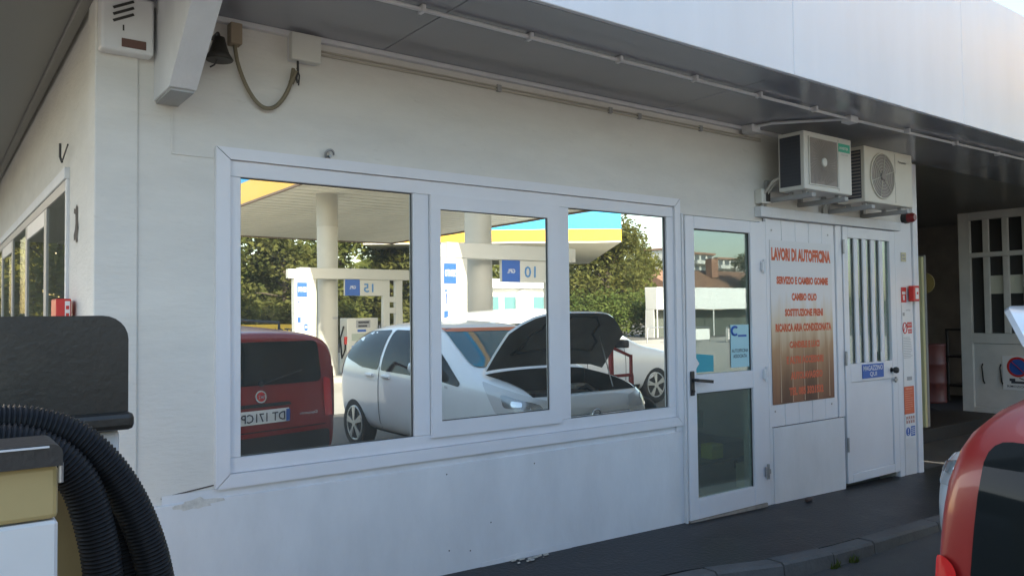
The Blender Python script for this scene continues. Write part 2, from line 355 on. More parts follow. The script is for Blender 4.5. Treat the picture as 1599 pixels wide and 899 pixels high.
# --- shop window
win = thing('shop_window', None, None, (0, 0, 0)); win.parent = bld
def miter(poly, y0, y1): return MB().prism(poly, 'y', y0, y1)
X0, X1, Z0, Z1 = .488, 3.655, .673, 2.25; x0, x1, z0, z1 = .552, 3.600, .735, 2.195
for nm, P in (('casing_board', [(X0, Z1), (X1, Z1), (x1, z1), (x0, z1)]), ('casing_board', [(X0, Z0), (X1, Z0), (x1, z0), (x0, z0)]), ('casing_board', [(X0, Z0), (X0, Z1), (x0, z1), (x0, z0)]), ('casing_board', [(X1, Z0), (X1, Z1), (x1, z1), (x1, z0)])):
    cx = sum(p[0] for p in P)/4; cz = sum(p[1] for p in P)/4
    P = [(p[0]+(cx-p[0])*.0015, p[1]+(cz-p[1])*.004) for p in P]
    obj(nm, miter(P, -.034, 0.0), WHITE, win)
fy0, fy1 = -.016, .05
fr = [((.553, 2.118), (3.599, 2.194)), ((.553, .736), (3.599, .806)), ((.553, .807), (.606, 2.117)), ((1.530, .807), (1.630, 2.117)), ((2.548, .807), (2.640, 2.117)), ((3.530, .807), (3.599, 2.117))]
for a, b in fr: obj('frame_bar', MB().box((a[0], fy0, a[1]), (b[0], fy1, b[1]), .003), WHITE, win)
sx0, sx1, sz0, sz1 = 1.630, 2.548, .792, 2.117; gx0, gx1, gz0, gz1 = 1.692, 2.455, .877, 2.040
sash = MB()
for P in ([(sx0, sz1), (sx1, sz1), (gx1, gz1), (gx0, gz1)], [(sx0, sz0), (sx1, sz0), (gx1, gz0), (gx0, gz0)], [(sx0, sz0), (sx0, sz1), (gx0, gz1), (gx0, gz0)], [(sx1, sz0), (sx1, sz1), (gx1, gz1), (gx1, gz0)]):
    sash.prism(P, 'y', -.036, -.0165)
obj('sash', sash, WHITE, win)
for a, b, c, d, y in ((.606, 1.530, .806, 2.118, .006), (gx0-.004, gx1+.004, gz0-.004, gz1+.004, -.022), (2.640, 3.530, .806, 2.118, .006)):
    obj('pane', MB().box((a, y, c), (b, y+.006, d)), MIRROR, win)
gk = MB()
for a, b, c, d, y in ((.606, 1.530, .806, 2.118, .0), (gx0, gx1, gz0, gz1, -.026), (2.640, 3.530, .806, 2.118, .0)):
    t = .004
    gk.box((a, y, d-t), (b, y+.005, d)); gk.box((a, y, c), (b, y+.005, c+t)); gk.box((b-t, y+.0005, c+t), (b, y+.0055, d-t)); gk.box((a, y+.0005, c+t), (a+t, y+.0055, d-t))
obj('pane_gasket', gk, DARKM, win)

# --- glazed door
dr = thing('glazed_door', None, None, (0, 0, 0)); dr.parent = bld
obj('jamb', MB().box((3.656, -.045, -.02), (3.672, .10, 2.15)), WHITE2, dr)
jm = MB().box((4.560, -.03, -.05), (4.632, .10, 2.15), .003); obj('jamb', jm, WHITE, dr)
lf = MB(); ly0, ly1 = -.052, -.005; DX0, DX1 = 3.682, 4.548
lf.box((DX0, ly0, .012), (3.776, ly1, 2.138), .004); lf.box((4.412, ly0, .012), (DX1, ly1, 2.138), .004)
for a, b in ((.012, .150), (.885, 1.016), (2.048, 2.138)): lf.box((3.777, ly0+.001, a), (4.411, ly1, b), .003)
obj('leaf', lf, WHITE, dr)
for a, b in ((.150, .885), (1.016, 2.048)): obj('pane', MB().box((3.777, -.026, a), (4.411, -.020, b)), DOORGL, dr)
gk = MB()
for c, d in ((.150, .885), (1.016, 2.048)):
    a, b, t, y = 3.777, 4.411, .006, -.034; gk.box((b-t, y, c), (b, y+.006, d)); gk.box((a, y+.0005, d-t), (b-t, y+.0065, d)); gk.box((a, y+.0005, c), (a+t*.6, y+.0065, d-t))
obj('pane_gasket', gk, DARKM, dr)
for z in (.245, .98, 1.80):
    h = MB(); h.box((4.528, -.075, z-.035), (4.545, -.053, z+.035), .003); h.lathe([(.011, -.055), (.011, .055)], (4.556, -.066, z), n=10); h.box((4.560, -.072, z-.018), (4.585, -.031, z+.018), .003); obj('hinge', h, STEEL if z < .5 else WHITE2, dr)
hd = MB(); hd.box((3.700, -.064, .875), (3.742, -.053, 1.045), .004); hd.rod((3.722, -.06, .985), (3.722, -.115, .985), .011); hd.bar((3.712, -.115, .985), (3.865, -.118, .968), .018, .022); hd.lathe([(.012, -.072), (.012, -.06)], (3.722, 0, .905), 'y', 10); obj('handle', hd, BLACKP, dr)
obj('threshold', MB().prism([(3.68, pz(3.7)-.0), (4.55, pz(4.55)), (4.55, .011), (3.68, .011)], 'y', -.06, .10), mat('worn threshold', (.33, .29, .25), .7, var=.3, scale=20), dr)
# --- boarded panel beside the door
pn = thing('boarded_panel', None, None, (0, 0, 0)); pn.parent = bld
obj('backing_board', MB().box((4.634, -.004, -.1), (5.694, -.0005, 2.178)), DARKM, pn)
nb = 5; a0, a1 = 4.668, 5.600; bw = (a1-a0)/nb
obj('panel_post', MB().box((4.634, -.030, .56), (4.664, -.005, 2.178), .003), WHITE, pn)
obj('panel_post', MB().box((5.604, -.030, .56), (5.690, -.005, 2.178), .003), WHITE, pn)
for i in range(nb): obj('plank', MB().box((a0+i*bw+.002, -.018-.001*(i % 2), .560), (a0+(i+1)*bw-.002, -.005, 2.176), .003), WHITE, pn)
obj('lower_panel', MB().box((4.676, -.034, pz(5.2)-.06), (5.668, -.005, .553), .003), WALLLO, pn)
obj('lower_panel', MB().box((4.634, -.028, pz(4.6)-.06), (4.674, -.005, .5585), .002), WALLLO, pn)
for sx_ in (4.72, 5.50):
    for sz_ in (.68, 2.09): obj('panel_screw', MB().lathe([(.009, -.023), (.006, -.019)], (sx_, 0, sz_), 'y', 8), STEEL, pn)
# lintel over panel and storeroom door
obj('lintel', MB().box((4.540, -.062, 2.182), (6.64, -.001, 2.262), .004), WALLLO, bld)
# --- storeroom door with bars
d2 = thing('storeroom_door', None, None, (0, 0, 0)); d2.parent = bld
obj('jamb', MB().box((6.572, -.032, -.1), (6.652, -.001, 2.18), .003), WHITE, d2)
lf = MB(); y0, y1 = -.036, .0
lf.box((5.704, y0, -.01), (5.780, y1, 2.176), .003); lf.box((6.474, y0, -.01), (6.564, y1, 2.176), .003)
for a, b in ((-.01, .064), (.840, .998), (2.081, 2.176)): lf.box((5.781, y0+.001, a), (6.473, y1, b), .003)
obj('leaf', lf, WHITE, d2)
obj('lower_panel', MB().box((5.783, -.024, .066), (6.471, -.001, .838), .003), WHITE, d2)
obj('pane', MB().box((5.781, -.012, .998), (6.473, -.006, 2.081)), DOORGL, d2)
sp = (6.473-5.781)/5
for i in range(1, 5): obj('bar', MB().box((5.781+i*sp-.028-.005, -.032, .9985), (5.781+i*sp+.028-.005, -.013, 2.0805), .004), WHITE, d2)
for z in (1.05, .32, 2.0): obj('hinge', MB().lathe([(.010, -.06), (.010, .06)], (5.700, -.045, z), n=10), STEEL, d2)
kb = MB(); kb.lathe([(.012, -.036), (.012, -.06), (.026, -.066), (.030, -.082), (.024, -.098), (.008, -.102)], (6.448, 0, .915), 'y', 16); kb.lathe([(.022, -.041), (.022, -.037)], (6.448, 0, .915), 'y', 16); obj('knob', kb, DARKM, d2)
lk = MB().box((6.46, -.060, .815), (6.52, -.037, .835), .002); lk.box((6.50, -.052, .80), (6.52, -.037, .85), .002); obj('bolt', lk, STEEL, d2)
obj('chain_tab', MB().box((6.275, -.0365, 1.005), (6.315, -.0325, 1.085), .001), PAPER, d2)
# right hand pier with its edge trim
obj('pier_panel', MB().box((6.665, -.020, -.15), (6.90, -.001, 2.27), .003), WHITE, bld)
obj('pier_edge', MB().box((6.915, -.035, -.15), (7.002, -.0005, 2.84), .004), WHITE, bld)
obj('pier_plate', MB().box((6.68, -.026, -.1), (6.89, -.0205, .46), .003), WHITE2, bld)

# --- side windows
sw = thing('side_window', None, None, (0, 0, 0)); sw.parent = bld
obj('casing_board', MB().box((-.014, .885, 2.185), (.02, 12.2, 2.245), .003), WALLLO, sw)
obj('frame_bar', MB().box((-.004, .93, 2.128), (.05, 12.15, 2.184), .002), GREYM, sw)
obj('frame_bar', MB().box((-.004, .885, .85), (.02, .93, 2.184), .002), WALLLO, sw)
obj('frame_bar', MB().box((-.012, .93, .85), (.05, 12.15, .92), .003), GREYM, sw)
posts = [.945, 1.80, 2.93, 4.10, 5.2, 6.4, 7.5, 8.7, 9.9, 11.1, 12.15]
for i, yv in enumerate(posts): obj('post', MB().box((-.003, yv-.06 if i else .931, .921), (.05, yv+.06 if i else .945, 2.127), .002), GREYM, sw)
for i in range(1, 10, 2): obj('sash_head', MB().box((-.003, posts[i]+.061, 2.03), (.03, posts[i+1]-.061, 2.126), .002), WHITE2, sw)
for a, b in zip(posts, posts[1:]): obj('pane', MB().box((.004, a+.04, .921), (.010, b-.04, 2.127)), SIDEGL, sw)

# --- eaves: soffit panels, trims, fascia
EY = -1.03
jx = [-1.35, -.80, 1.35, 3.50, 5.66, 7.82, 9.98, 13.5]
ry = [.0-.002, EY+.13]
for a, b in zip(jx, jx[1:]): obj('soffit_panel', MB().box((a+.003, EY+.135, SZ), (b-.003, -.003 if b <= 7.0 else -.003, SZ+.02), .002), SOFF, bld)
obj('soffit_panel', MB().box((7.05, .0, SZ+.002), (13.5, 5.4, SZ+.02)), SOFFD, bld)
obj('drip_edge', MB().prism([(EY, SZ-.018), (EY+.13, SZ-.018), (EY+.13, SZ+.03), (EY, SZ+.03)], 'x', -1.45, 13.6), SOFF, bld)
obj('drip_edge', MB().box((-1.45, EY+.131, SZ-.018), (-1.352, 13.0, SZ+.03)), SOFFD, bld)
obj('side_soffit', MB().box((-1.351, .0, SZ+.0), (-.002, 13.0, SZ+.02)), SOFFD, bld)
obj('soffit_trim', MB().box((.2, -.035, SZ-.026), (6.9, -.001, SZ-.001), .002), WHITE2, bld)
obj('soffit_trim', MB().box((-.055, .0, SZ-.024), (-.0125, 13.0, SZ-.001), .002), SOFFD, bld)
fx = [-1.46, -.80, 1.35, 3.50, 5.66, 7.82, 9.98, 13.6]
for a, b in zip(fx, fx[1:]): obj('fascia_panel', MB().box((a+.002, EY-.03, SZ-.018), (b-.002, EY-.001, 3.915), .003), FASC, bld)
obj('fascia_joint', MB().box((-1.45, EY+.0005, SZ+.035), (13.59, EY+.01, 3.90)), DARKM, bld)
obj('side_fascia', MB().box((-1.485, EY, SZ-.018), (-1.452, 13.0, 3.915)), FASC, bld)
obj('roof', MB().box((-1.45, EY+.0105, 3.86), (13.58, 5.3, 3.90)), GREYM, bld)  # ends short at the back so sun reaches the added rear window
obj('side_roof', MB().box((-1.45, 5.301, 3.86), (.3, 13.0, 3.90)), GREYM, bld)
# conduit along the soffit
cd = MB(); cd.tube([(.9, -.68, SZ-.02), (4.76, -.66, SZ-.02)], .011, 8); cd.tube([(4.80, -.66, SZ-.02), (7.6, -.735, SZ-.02), (13, -.80, SZ-.02)], .011, 8)
cd.tube([(4.78, -.66, SZ-.018), (4.42, -.26, SZ-.018), (4.40, -.12, SZ-.018)], .011, 8)
cdt = obj('conduit', cd, WHITE2, bld)
obj('conduit_joint', MB().box((4.73, -.70, SZ-.05), (4.83, -.62, SZ-.001), .006), WHITE2, cdt)
for x in [1.2+.62*i for i in range(6)]+[5.5, 6.3, 7.1, 8.0]: obj('conduit_clip', MB().box((x, -.70-(.03 if x > 5 else 0), SZ-.036), (x+.02, -.655-(.03 if x > 5 else 0), SZ-.001), .002), WHITE2, cdt)
cl = MB(); cl.tube([(1.0, -.012, 2.795), (4.62, -.012, 2.795)], .006, 6); cl.tube([(1.0, -.012, 2.776), (4.62, -.012, 2.776)], .006, 6); cw = obj('wall_cable', cl, mat('wall cable', (.50, .46, .38), .6), bld)
for x in (2.1, 3.0, 3.27, 3.9): obj('cable_clip', MB().box((x, -.022, 2.766), (x+.03, -.001, 2.806), .002), GREYM, cw)
obj('end_box', MB().box((4.36, -.13, SZ-.06), (4.46, -.03, SZ-.001), .004), WHITE2, bld)
# tapered eave bracket
bk = MB(); bx0, bx1 = .225, .335; yb, yt = -.28, -.87; zb, zt = 2.425, SZ-.002
v = [(bx0, -.001, zb), (bx1, -.001, zb), (bx1, yb, zb), (bx0, yb, zb), (bx0, -.001, zt), (bx1, -.001, zt), (bx1, yt, zt), (bx0, yt, zt)]
bk.add(v, [(0, 1, 2, 3), (4, 7, 6, 5), (0, 3, 7, 4), (1, 5, 6, 2), (3, 2, 6, 7), (0, 4, 5, 1)])
bkt = obj('eave_bracket', bk, WALLLO, bld)
obj('bracket_foot', MB().box((bx0+.008, yb+.012, zb-.012), (bx1-.008, -.004, zb-.0005)), GREYM, bkt)
# roof building body above soffit so no light leaks
# ------------------------------------------------------------------ fittings on the wall (things)
t = thing('siren_box', 'white alarm siren box with slanted louvres and brown label, high at the corner', 'alarm', (.10, 0, 2.6))
obj('case', MB().box((-.002, -.085, 2.60), (.208, -.002, 2.845), .012), WHITE2, t)
lv = MB()
for k in range(3):
    z = 2.735+.028*k; lv.bar((.045, -.088, z-.012), (.125, -.088, z+.030), .004, .011)
obj('louvre', lv, DARKM, t); obj('label_plate', MB().box((.078, -.089, 2.618), (.175, -.0855, 2.655), .001), BROWN, t)
sc = MB().box((.082, -.088, 2.688), (.088, -.0855, 2.712)); obj('screw', sc, DARKM, t)
t = thing('junction_box', 'small white junction box under the eaves with wires hanging below', 'junction box', (.91, 0, 2.71))
obj('case', MB().box((.832, -.075, 2.71), (.985, -.037, 2.845), .004), ACW2, t); obj('rim', MB().box((.838, -.0365, 2.716), (.980, -.001, 2.842)), WHITE2, t)
ws = MB(); ws.tube([(.872, -.05, 2.715), (.872, -.052, 2.66), (.865, -.05, 2.625), (.872, -.05, 2.60)], .006, 6); ws.tube([(.868, -.05, 2.675), (.880, -.05, 2.64), (.876, -.05, 2.59)], .004, 6); obj('wire', ws, DARKM, t)
t = thing('lamp_box', 'small beige cable box on the wall left of the junction box', 'cable box', (.58, 0, 2.73))
obj('case', MB().box((.545, -.06, 2.735), (.60, -.002, 2.835), .004), LAMPB, t)
cb = MB(); P = []
for i in range(25):
    q = i/24; a = math.pi*q; P.append((.572+.286*q, -.03, 2.735-.245*math.sin(a)**.62+(-.06)*q))
cb.tube(P, .010, 8); cb.tube([(.845, -.03, 2.60), (.868, -.045, 2.66)], .014, 8); obj('looped_cable', cb, CABLE, t)
t = thing('hand_bell', 'dark metal bell hanging on the wall behind the eave bracket', 'bell', (.50, 0, 2.65))
bm_ = MB(); bm_.lathe([(.006, .075), (.024, .07), (.034, .03), (.044, 0), (.062, -.03), (.058, -.036)], (.478, -.11, 2.66), 'z', 20); obj('bell_body', bm_, BELLM, t)
ar = MB(); ar.tube([(.478, -.11, 2.73), (.478, -.09, 2.755), (.478, -.001, 2.755)], .008, 6); ar.tube([(.478, -.11, 2.64), (.455, -.11, 2.60), (.44, -.1, 2.59)], .004, 6); obj('bracket', ar, DARKM, t)
t = thing('switch_box', 'pale grey switch box on the wall below the left air conditioner', 'switch box', (4.62, 0, 2.3))
obj('case', MB().box((4.545, -.07, 2.285), (4.655, -.002, 2.395), .004), ACW2, t); obj('socket', MB().box((4.59, -.074, 2.30), (4.645, -.0705, 2.375), .002), DARKM, t)

# ------------------------------------------------------------------ air conditioners
def ac(x0, x1, z0, z1, yf, yb, fan_x, fan_r, m, rect, label):
    t = thing('air_conditioner', label, 'air conditioner', ((x0+x1)/2, yb, z0), 'outdoor air conditioners under the eaves')
    obj('casing', MB().box((x0, yf, z0), (x1, yb, z1), .008), m, t)
    # side fins
    fn = MB(); ns = 14
    for i in range(ns):
        z = z0+.05+(z1-z0-.1)*i/(ns-1); fn.box((x0-.004, yf+.035, z-.006), (x0-.001, yb-.02, z+.006))
    obj('side_recess', MB().box((x0-.002, yf+.03, z0+.03), (x0-.0005, yb-.015, z1-.03)), ACD, t)
    obj('fin', fn, ACD if rect else GRILL, t)
    cz = (z0+z1)/2; gr = MB()
    if rect:
        rx = fan_r; a, b, c, d = fan_x-rx, fan_x+rx, z0+.045, z1-.045
        obj('fan_recess', MB().box((a, yf-.003, c), (b, yf-.0005, d), .001), GRILL, t)
        fm = MB(); w_ = .008
        fm.box((a-w_, yf-.010, c-w_), (a, yf-.001, d+w_)); fm.box((b, yf-.010, c-w_), (b+w_, yf-.001, d+w_)); fm.box((a, yf-.010, d), (b, yf-.001, d+w_)); fm.box((a, yf-.010, c-w_), (b, yf-.001, c)); obj('fan_surround', fm, m, t)
        for k in range(40):
            q = 2*math.pi*k/40; ca, sa = math.cos(q), math.sin(q); L_ = min(rx/max(abs(ca), 1e-6), (d-c)/2/max(abs(sa), 1e-6))*.98; L_ = min(L_, rx*1.12)
            P = []
            for i in range(5):
                s_ = .035+(L_-.035)*i/4; qq = q+.35*(i/4); cc, ss = math.cos(qq), math.sin(qq)
                if abs(s_*cc) < rx and abs(s_*ss) < (d-c)/2: P.append((fan_x+s_*cc, yf-.008-.004*(1-i/4), cz+s_*ss))
            if len(P) > 1: gr.tube(P, .0018, 4)
    else:
        obj('fan_recess', MB().lathe([(fan_r, -.001), (fan_r, -.004)], (fan_x, yf, cz), 'y', 40, False), GRILL, t)
        gr.tube([(fan_x+fan_r*math.cos(2*math.pi*k/40), yf-.007, cz+fan_r*math.sin(2*math.pi*k/40)) for k in range(41)], .007, 6)
        for j in range(1, 7): gr.tube([(fan_x+fan_r*j/7*math.cos(2*math.pi*k/32), yf-.009, cz+fan_r*j/7*math.sin(2*math.pi*k/32)) for k in range(33)], .0015, 4)
        for k in range(6): gr.rod((fan_x, yf-.009, cz), (fan_x+fan_r*math.cos(k*math.pi/3+.3), yf-.009, cz+fan_r*math.sin(k*math.pi/3+.3)), .003, 4)
    obj('fan_grille', gr, m if not rect else mat('grille wire', (.36, .32, .28), .5), t)
    obj('fan_hub', MB().lathe([(.034, -.006), (.034, -.014), (.026, -.018)], (fan_x, yf, cz), 'y', 20), m if rect else GRILL, t)
    pnx = fan_x+fan_r+.022
    obj('front_seam', MB().box((pnx, yf-.0015, z0+.02), (pnx+.004, yf-.0002, z1-.02)), GRILL, t)
    for x in (x0+.06, x1-.14):
        br = MB()
        br.box((x, yf-.02, z0-.055), (x+.05, -.001, z0-.022), .004); br.box((x+.005, -.03, z0-.0215), (x+.045, -.0015, z0+.12), .003)
        br.box((x+.012, yf+.04, z0-.0215), (x+.038, yf+.07, z0-.0005)); br.box((x+.012, yb-.06, z0-.0215), (x+.038, yb-.03, z0-.0005))
        obj('bracket', br, GREYM, t)
    pp = MB()
    for k in (0, 1): pp.tube([(x0+.03+.04*k, yb-.005, z0+.12), (x0+.0+.04*k, yb+.05, z0+.09), (x0-.02+.035*k, -.05, z0-.01), (x0+.0+.035*k, -.03, z0-.13)], .012, 8)
    obj('pipe', pp, mat('pipe lagging', (.45, .42, .37), .8), t)
    return t
a1_ = ac(4.60, 5.24, 2.355, 2.79, -.40, -.18, 4.845, .185, ACW2, True, 'left air conditioner with square spiral fan grille and green label')
gl = MB().box((5.055, -.4025, 2.68), (5.215, -.4005, 2.745)); obj('green_label', gl, GREENL, a1_)
obj('label_print', text_mb('INVERTER', 5.07, 2.70, .12, .02, -.4032), PAPER, a1_); obj('label_print', text_mb('ECO LINE', 5.10, 2.655, .09, .012, -.4012), INKG, a1_)
a2_ = ac(5.43, 6.19, 2.325, 2.775, -.40, -.16, 5.695, .185, ACW, False, 'right air conditioner with round fan grille, ivory casing')
obj('brand_print', text_mb('Panasonic', 5.955, 2.685, .13, .020, -.4015), INK, a2_)

# ------------------------------------------------------------------ signs and notices
t = thing('workshop_poster', 'tall poster on the plank panel, white fading to brown with red workshop services lettering', 'poster', (5.1, -.02, .73))
px0, px1, pz0, pz1 = 4.692, 5.543, .731, 2.014
def poster_mat():
    M = bpy.data.materials.new('poster print'); M.use_nodes = True; n = M.node_tree; N = n.nodes; L = n.links; b = N['Principled BSDF']; b.inputs['Roughness'].default_value = .5
    tc = N.new('ShaderNodeTexCoord'); sp_ = N.new('ShaderNodeSeparateXYZ'); L.new(tc.outputs['Generated'], sp_.inputs[0])
    nz = N.new('ShaderNodeTexNoise'); nz.inputs['Scale'].default_value = 5; nz.inputs['Detail'].default_value = 4
    mp = N.new('ShaderNodeMapping'); mp.inputs['Scale'].default_value = (2.2, 1, .35); L.new(tc.outputs['Generated'], mp.inputs[0]); L.new(mp.outputs[0], nz.inputs[0])
    ad = N.new('ShaderNodeMath'); ad.operation = 'MULTIPLY_ADD'; ad.inputs[1].default_value = .30; L.new(nz.outputs[0], ad.inputs[0]); L.new(sp_.outputs['Z'], ad.inputs[2])
    cr = N.new('ShaderNodeValToRGB'); e = cr.color_ramp.elements
    e[0].position = .12; e[0].color = (.24, .10, .055, 1); e[1].position = .80; e[1].color = (.72, .72, .73, 1)
    for p_, c_ in ((.32, (.36, .18, .09, 1)), (.48, (.46, .27, .14, 1)), (.62, (.66, .54, .38, 1))):
        q = e.new(p_); q.color = c_
    L.new(ad.outputs[0], cr.inputs[0])
    bx = N.new('ShaderNodeValToRGB'); q = bx.color_ramp.elements; q[0].position = 0; q[0].color = (.95,)*3+(1,); q[1].position = 1; q[1].color = (.85,)*3+(1,)
    for p_, v_ in ((.10, .95), (.13, .50), (.29, .55), (.32, 1.0), (.47, .95), (.50, .42), (.69, .50), (.72, .95), (.86, .72)):
        k_ = q.new(p_); k_.color = (v_, v_, v_, 1)
    L.new(sp_.outputs['X'], bx.inputs[0])
    fz = N.new('ShaderNodeMapRange'); fz.inputs[1].default_value = .50; fz.inputs[2].default_value = .25; L.new(ad.outputs[0], fz.inputs[0])
    ml = N.new('ShaderNodeMixRGB'); ml.blend_type = 'MULTIPLY'; L.new(fz.outputs[0], ml.inputs[0]); L.new(cr.outputs[0], ml.inputs[1]); L.new(bx.outputs[0], ml.inputs[2])
    L.new(ml.outputs[0], b.inputs['Base Color']); return M
obj('sheet', MB().box((px0, -.0235, pz0), (px1, -.0205, pz1)), poster_mat(), t)
st = MB()
for x, za, zb_, wd in ((4.80, .74, 1.30, .008), (4.955, .74, 1.22, .007), (5.115, .74, 1.24, .009), (5.30, .74, 1.25, .007), (5.47, .75, 1.30, .008)):
    st.add([(x, -.024, za), (x+wd, -.024, za), (x+wd*.6, -.024, zb_), (x+wd*.3, -.024, zb_)], [(0, 1, 2, 3)])
obj('light_streak', st, mat('poster streak', (.66, .48, .33), .5), t)
bw_ = px1-px0
for txt, zc, h_, fa, fb in (('LAVORI DI AUTOFFICINA', 1.905, .105, .02, .98), ('SERVIZIO E CAMBIO GOMME', 1.70, .062, .09, .93), ('CAMBIO OLIO', 1.57, .062, .32, .73), ('SOSTITUZIONE FRENI', 1.445, .062, .21, .83), ('RICARICA ARIA CONDIZIONATA', 1.326, .066, .06, .97),
                          ('CANDELE E LUCI', 1.19, .056, .27, .76), ('E ALTRI ACCESSORI', 1.067, .062, .22, .82), ('AUTOLAVAGGIO', .943, .062, .28, .80), ('TEL 085 3321532', .82, .066, .25, .81)):
    obj('lettering', text_mb(txt, px0+fa*bw_, zc-h_/2, (fb-fa)*bw_, h_, -.0246, bold=.06), REDO, t)

t = thing('storeroom_sign', 'blue sign reading MAGAZZINO QUI on the barred door', 'sign', (6.13, -.037, .86))
obj('plate', MB().box((5.955, -.041, .862), (6.310, -.0375, .985), .001), BLUEP, t)
obj('lettering', text_mb('MAGAZZINO', 5.972, .928, .320, .044, -.0416), PAPER, t); obj('lettering', text_mb('QUI', 6.075, .872, .115, .044, -.0416), PAPER, t)

NT = 'safety notices on the pier beside the storeroom door'
def notice(name, x0, x1, z0, z1, m, label, y=-.0225):
    t = thing(name, label, 'notice', ((x0+x1)/2, y, z0), NT); obj('sheet', MB().box((x0, y-.0025, z0), (x1, y-.0002, z1)), m, t); return t
t = notice('fire_notice', 6.685, 6.775, 1.525, 1.665, REDP, 'small red fire notice with white pictogram beside the red call point')
obj('pictogram', MB().box((6.70, -.0256, 1.60), (6.76, -.0252, 1.625)).box((6.715, -.0256, 1.545), (6.745, -.0252, 1.59)), PAPER, t)
t = notice('arrow_notice', 6.685, 6.86, 1.36, 1.505, PAPER, 'white notice with small grey print below the red fire notice')
obj('print', text_mb('uscita', 6.76, 1.445, .08, .02, -.0254).box((6.70, -.0256, 1.40), (6.735, -.0252, 1.43)), INKG, t)
t = notice('no_smoking_notice', 6.685, 6.87, 1.225, 1.35, PAPER, 'notice with a red prohibition ring and red text block')
rg = MB(); rg.tube([(6.732+.036*math.cos(q), -.0255, 1.287+.048*math.sin(q)) for q in [2*math.pi*k/24 for k in range(25)]], .006, 4); rg.bar((6.707, -.0255, 1.253), (6.757, -.0255, 1.321), .003, .009); obj('ring', rg, REDP, t)
obj('text_block', MB().box((6.775, -.0256, 1.288), (6.862, -.0252, 1.340)).box((6.79, -.0256, 1.236), (6.862, -.0252, 1.276)), REDP, t)
obj('lettering', text_mb('VIETATO', 6.782, 1.305, .072, .018, -.026), PAPER, t); obj('lettering', text_mb('FUMARE', 6.798, 1.247, .058, .016, -.026), PAPER, t)
t = notice('rules_notice', 6.69, 6.87, .985, 1.22, PAPER, 'white sheet of fine grey text lines in the notice column')
ln = MB()
for k in range(13): ln.box((6.70, -.0255, 1.195-.0155*k), (6.70+rnd.uniform(.12, .16), -.0252, 1.1995-.0155*k))
obj('text_line', ln, INKG, t)
t = notice('blank_notice', 6.69, 6.87, .748, .982, PAPER, 'mostly blank white sheet with one grey stamp in the notice column')
obj('stamp', MB().box((6.745, -.0256, .80), (6.84, -.0252, .835)), INKG, t)
t = notice('orange_notice', 6.69, 6.87, .640-.23+.08, .744, REDO, 'orange red notice sheet, the largest coloured one in the column')
ln = text_mb('PERICOLO', 6.72, .715, .12, .015, -.0254)
for k in range(9): ln.box((6.702, -.0255, .695-.02*k), (6.702+rnd.uniform(.10, .155), -.0252, .6975-.02*k))
obj('text_line', ln, mat('pale print', (.85, .45, .33), .6), t)
t = notice('pictogram_notice', 6.69, 6.87, .395, .487, PAPER, 'white notice with a row of grey red pictograms', -.0265)
pc = MB()
for k in range(4):
    x = 6.705+.041*k; pc.box((x, -.0298, .405), (x+.030, -.0293, .470)); 
obj('pictogram', pc, mat('muted red print', (.45, .25, .22), .6), t)
pc = MB()
for k in range(4):
    x = 6.705+.041*k; pc.lathe([(.009, -.0305), (.009, -.0300)], (x+.015, 0, .438), 'y', 8)
obj('pictogram_centre', pc, PAPER, t)
t = notice('mandatory_notice', 6.69, 6.87, .268, .391, PAPER, 'white notice with blue disc and blue block, lowest in the column', -.0265)
obj('disc', MB().lathe([(.040, -.0298), (.040, -.0293)], (6.735, 0, .33), 'y', 24, False), BLUEP, t); obj('mark', MB().box((6.73, -.0302, .32), (6.741, -.0299, .358)).box((6.73, -.0302, .300), (6.741, -.0299, .311)), PAPER, t)
obj('block', MB().box((6.785, -.0298, .285), (6.862, -.0293, .375)), BLUEP, t)
ln = MB()
for k in range(4): ln.box((6.792, -.0302, .30+.018*k), (6.855, -.0299, .307+.018*k))
obj('text_line', ln, PAPER, t)
t = notice('paper_tag', 6.70, 6.79, 1.905, 1.99, mat('yellowed paper', (.60, .55, .36), .7), 'small yellowed paper tag high on the pier')
obj('print', MB().box((6.715, -.0255, 1.925), (6.775, -.0252, 1.94)).box((6.715, -.0255, 1.955), (6.765, -.0252, 1.97)), INKG, t)
t = thing('call_point', 'red fire alarm call point box with white front on the pier', 'fire alarm', (6.85, -.03, 1.52))
obj('box', MB().box((6.795, -.085, 1.535), (6.905, -.0365, 1.680), .006), REDP, t); obj('front_plate', MB().box((6.825, -.0885, 1.555), (6.885, -.0855, 1.66), .002), PAPER, t); obj('button', MB().lathe([(.012, -.092), (.012, -.089)], (6.855, 0, 1.61), 'y', 12), REDP, t)
t = thing('alarm_beacon', 'small dark red alarm beacon above the pier under the right air conditioner', 'beacon', (6.80, -.03, 2.27))
obj('base', MB().lathe([(.05, -.001), (.05, -.05)], (6.80, 0, 2.315), 'y', 16), DARKM, t); obj('lens', MB().lathe([(.045, -.051), (.045, -.09), (.03, -.115)], (6.80, 0, 2.315), 'y', 16), mat('dark red lens', (.22, .02, .02), .3), t)
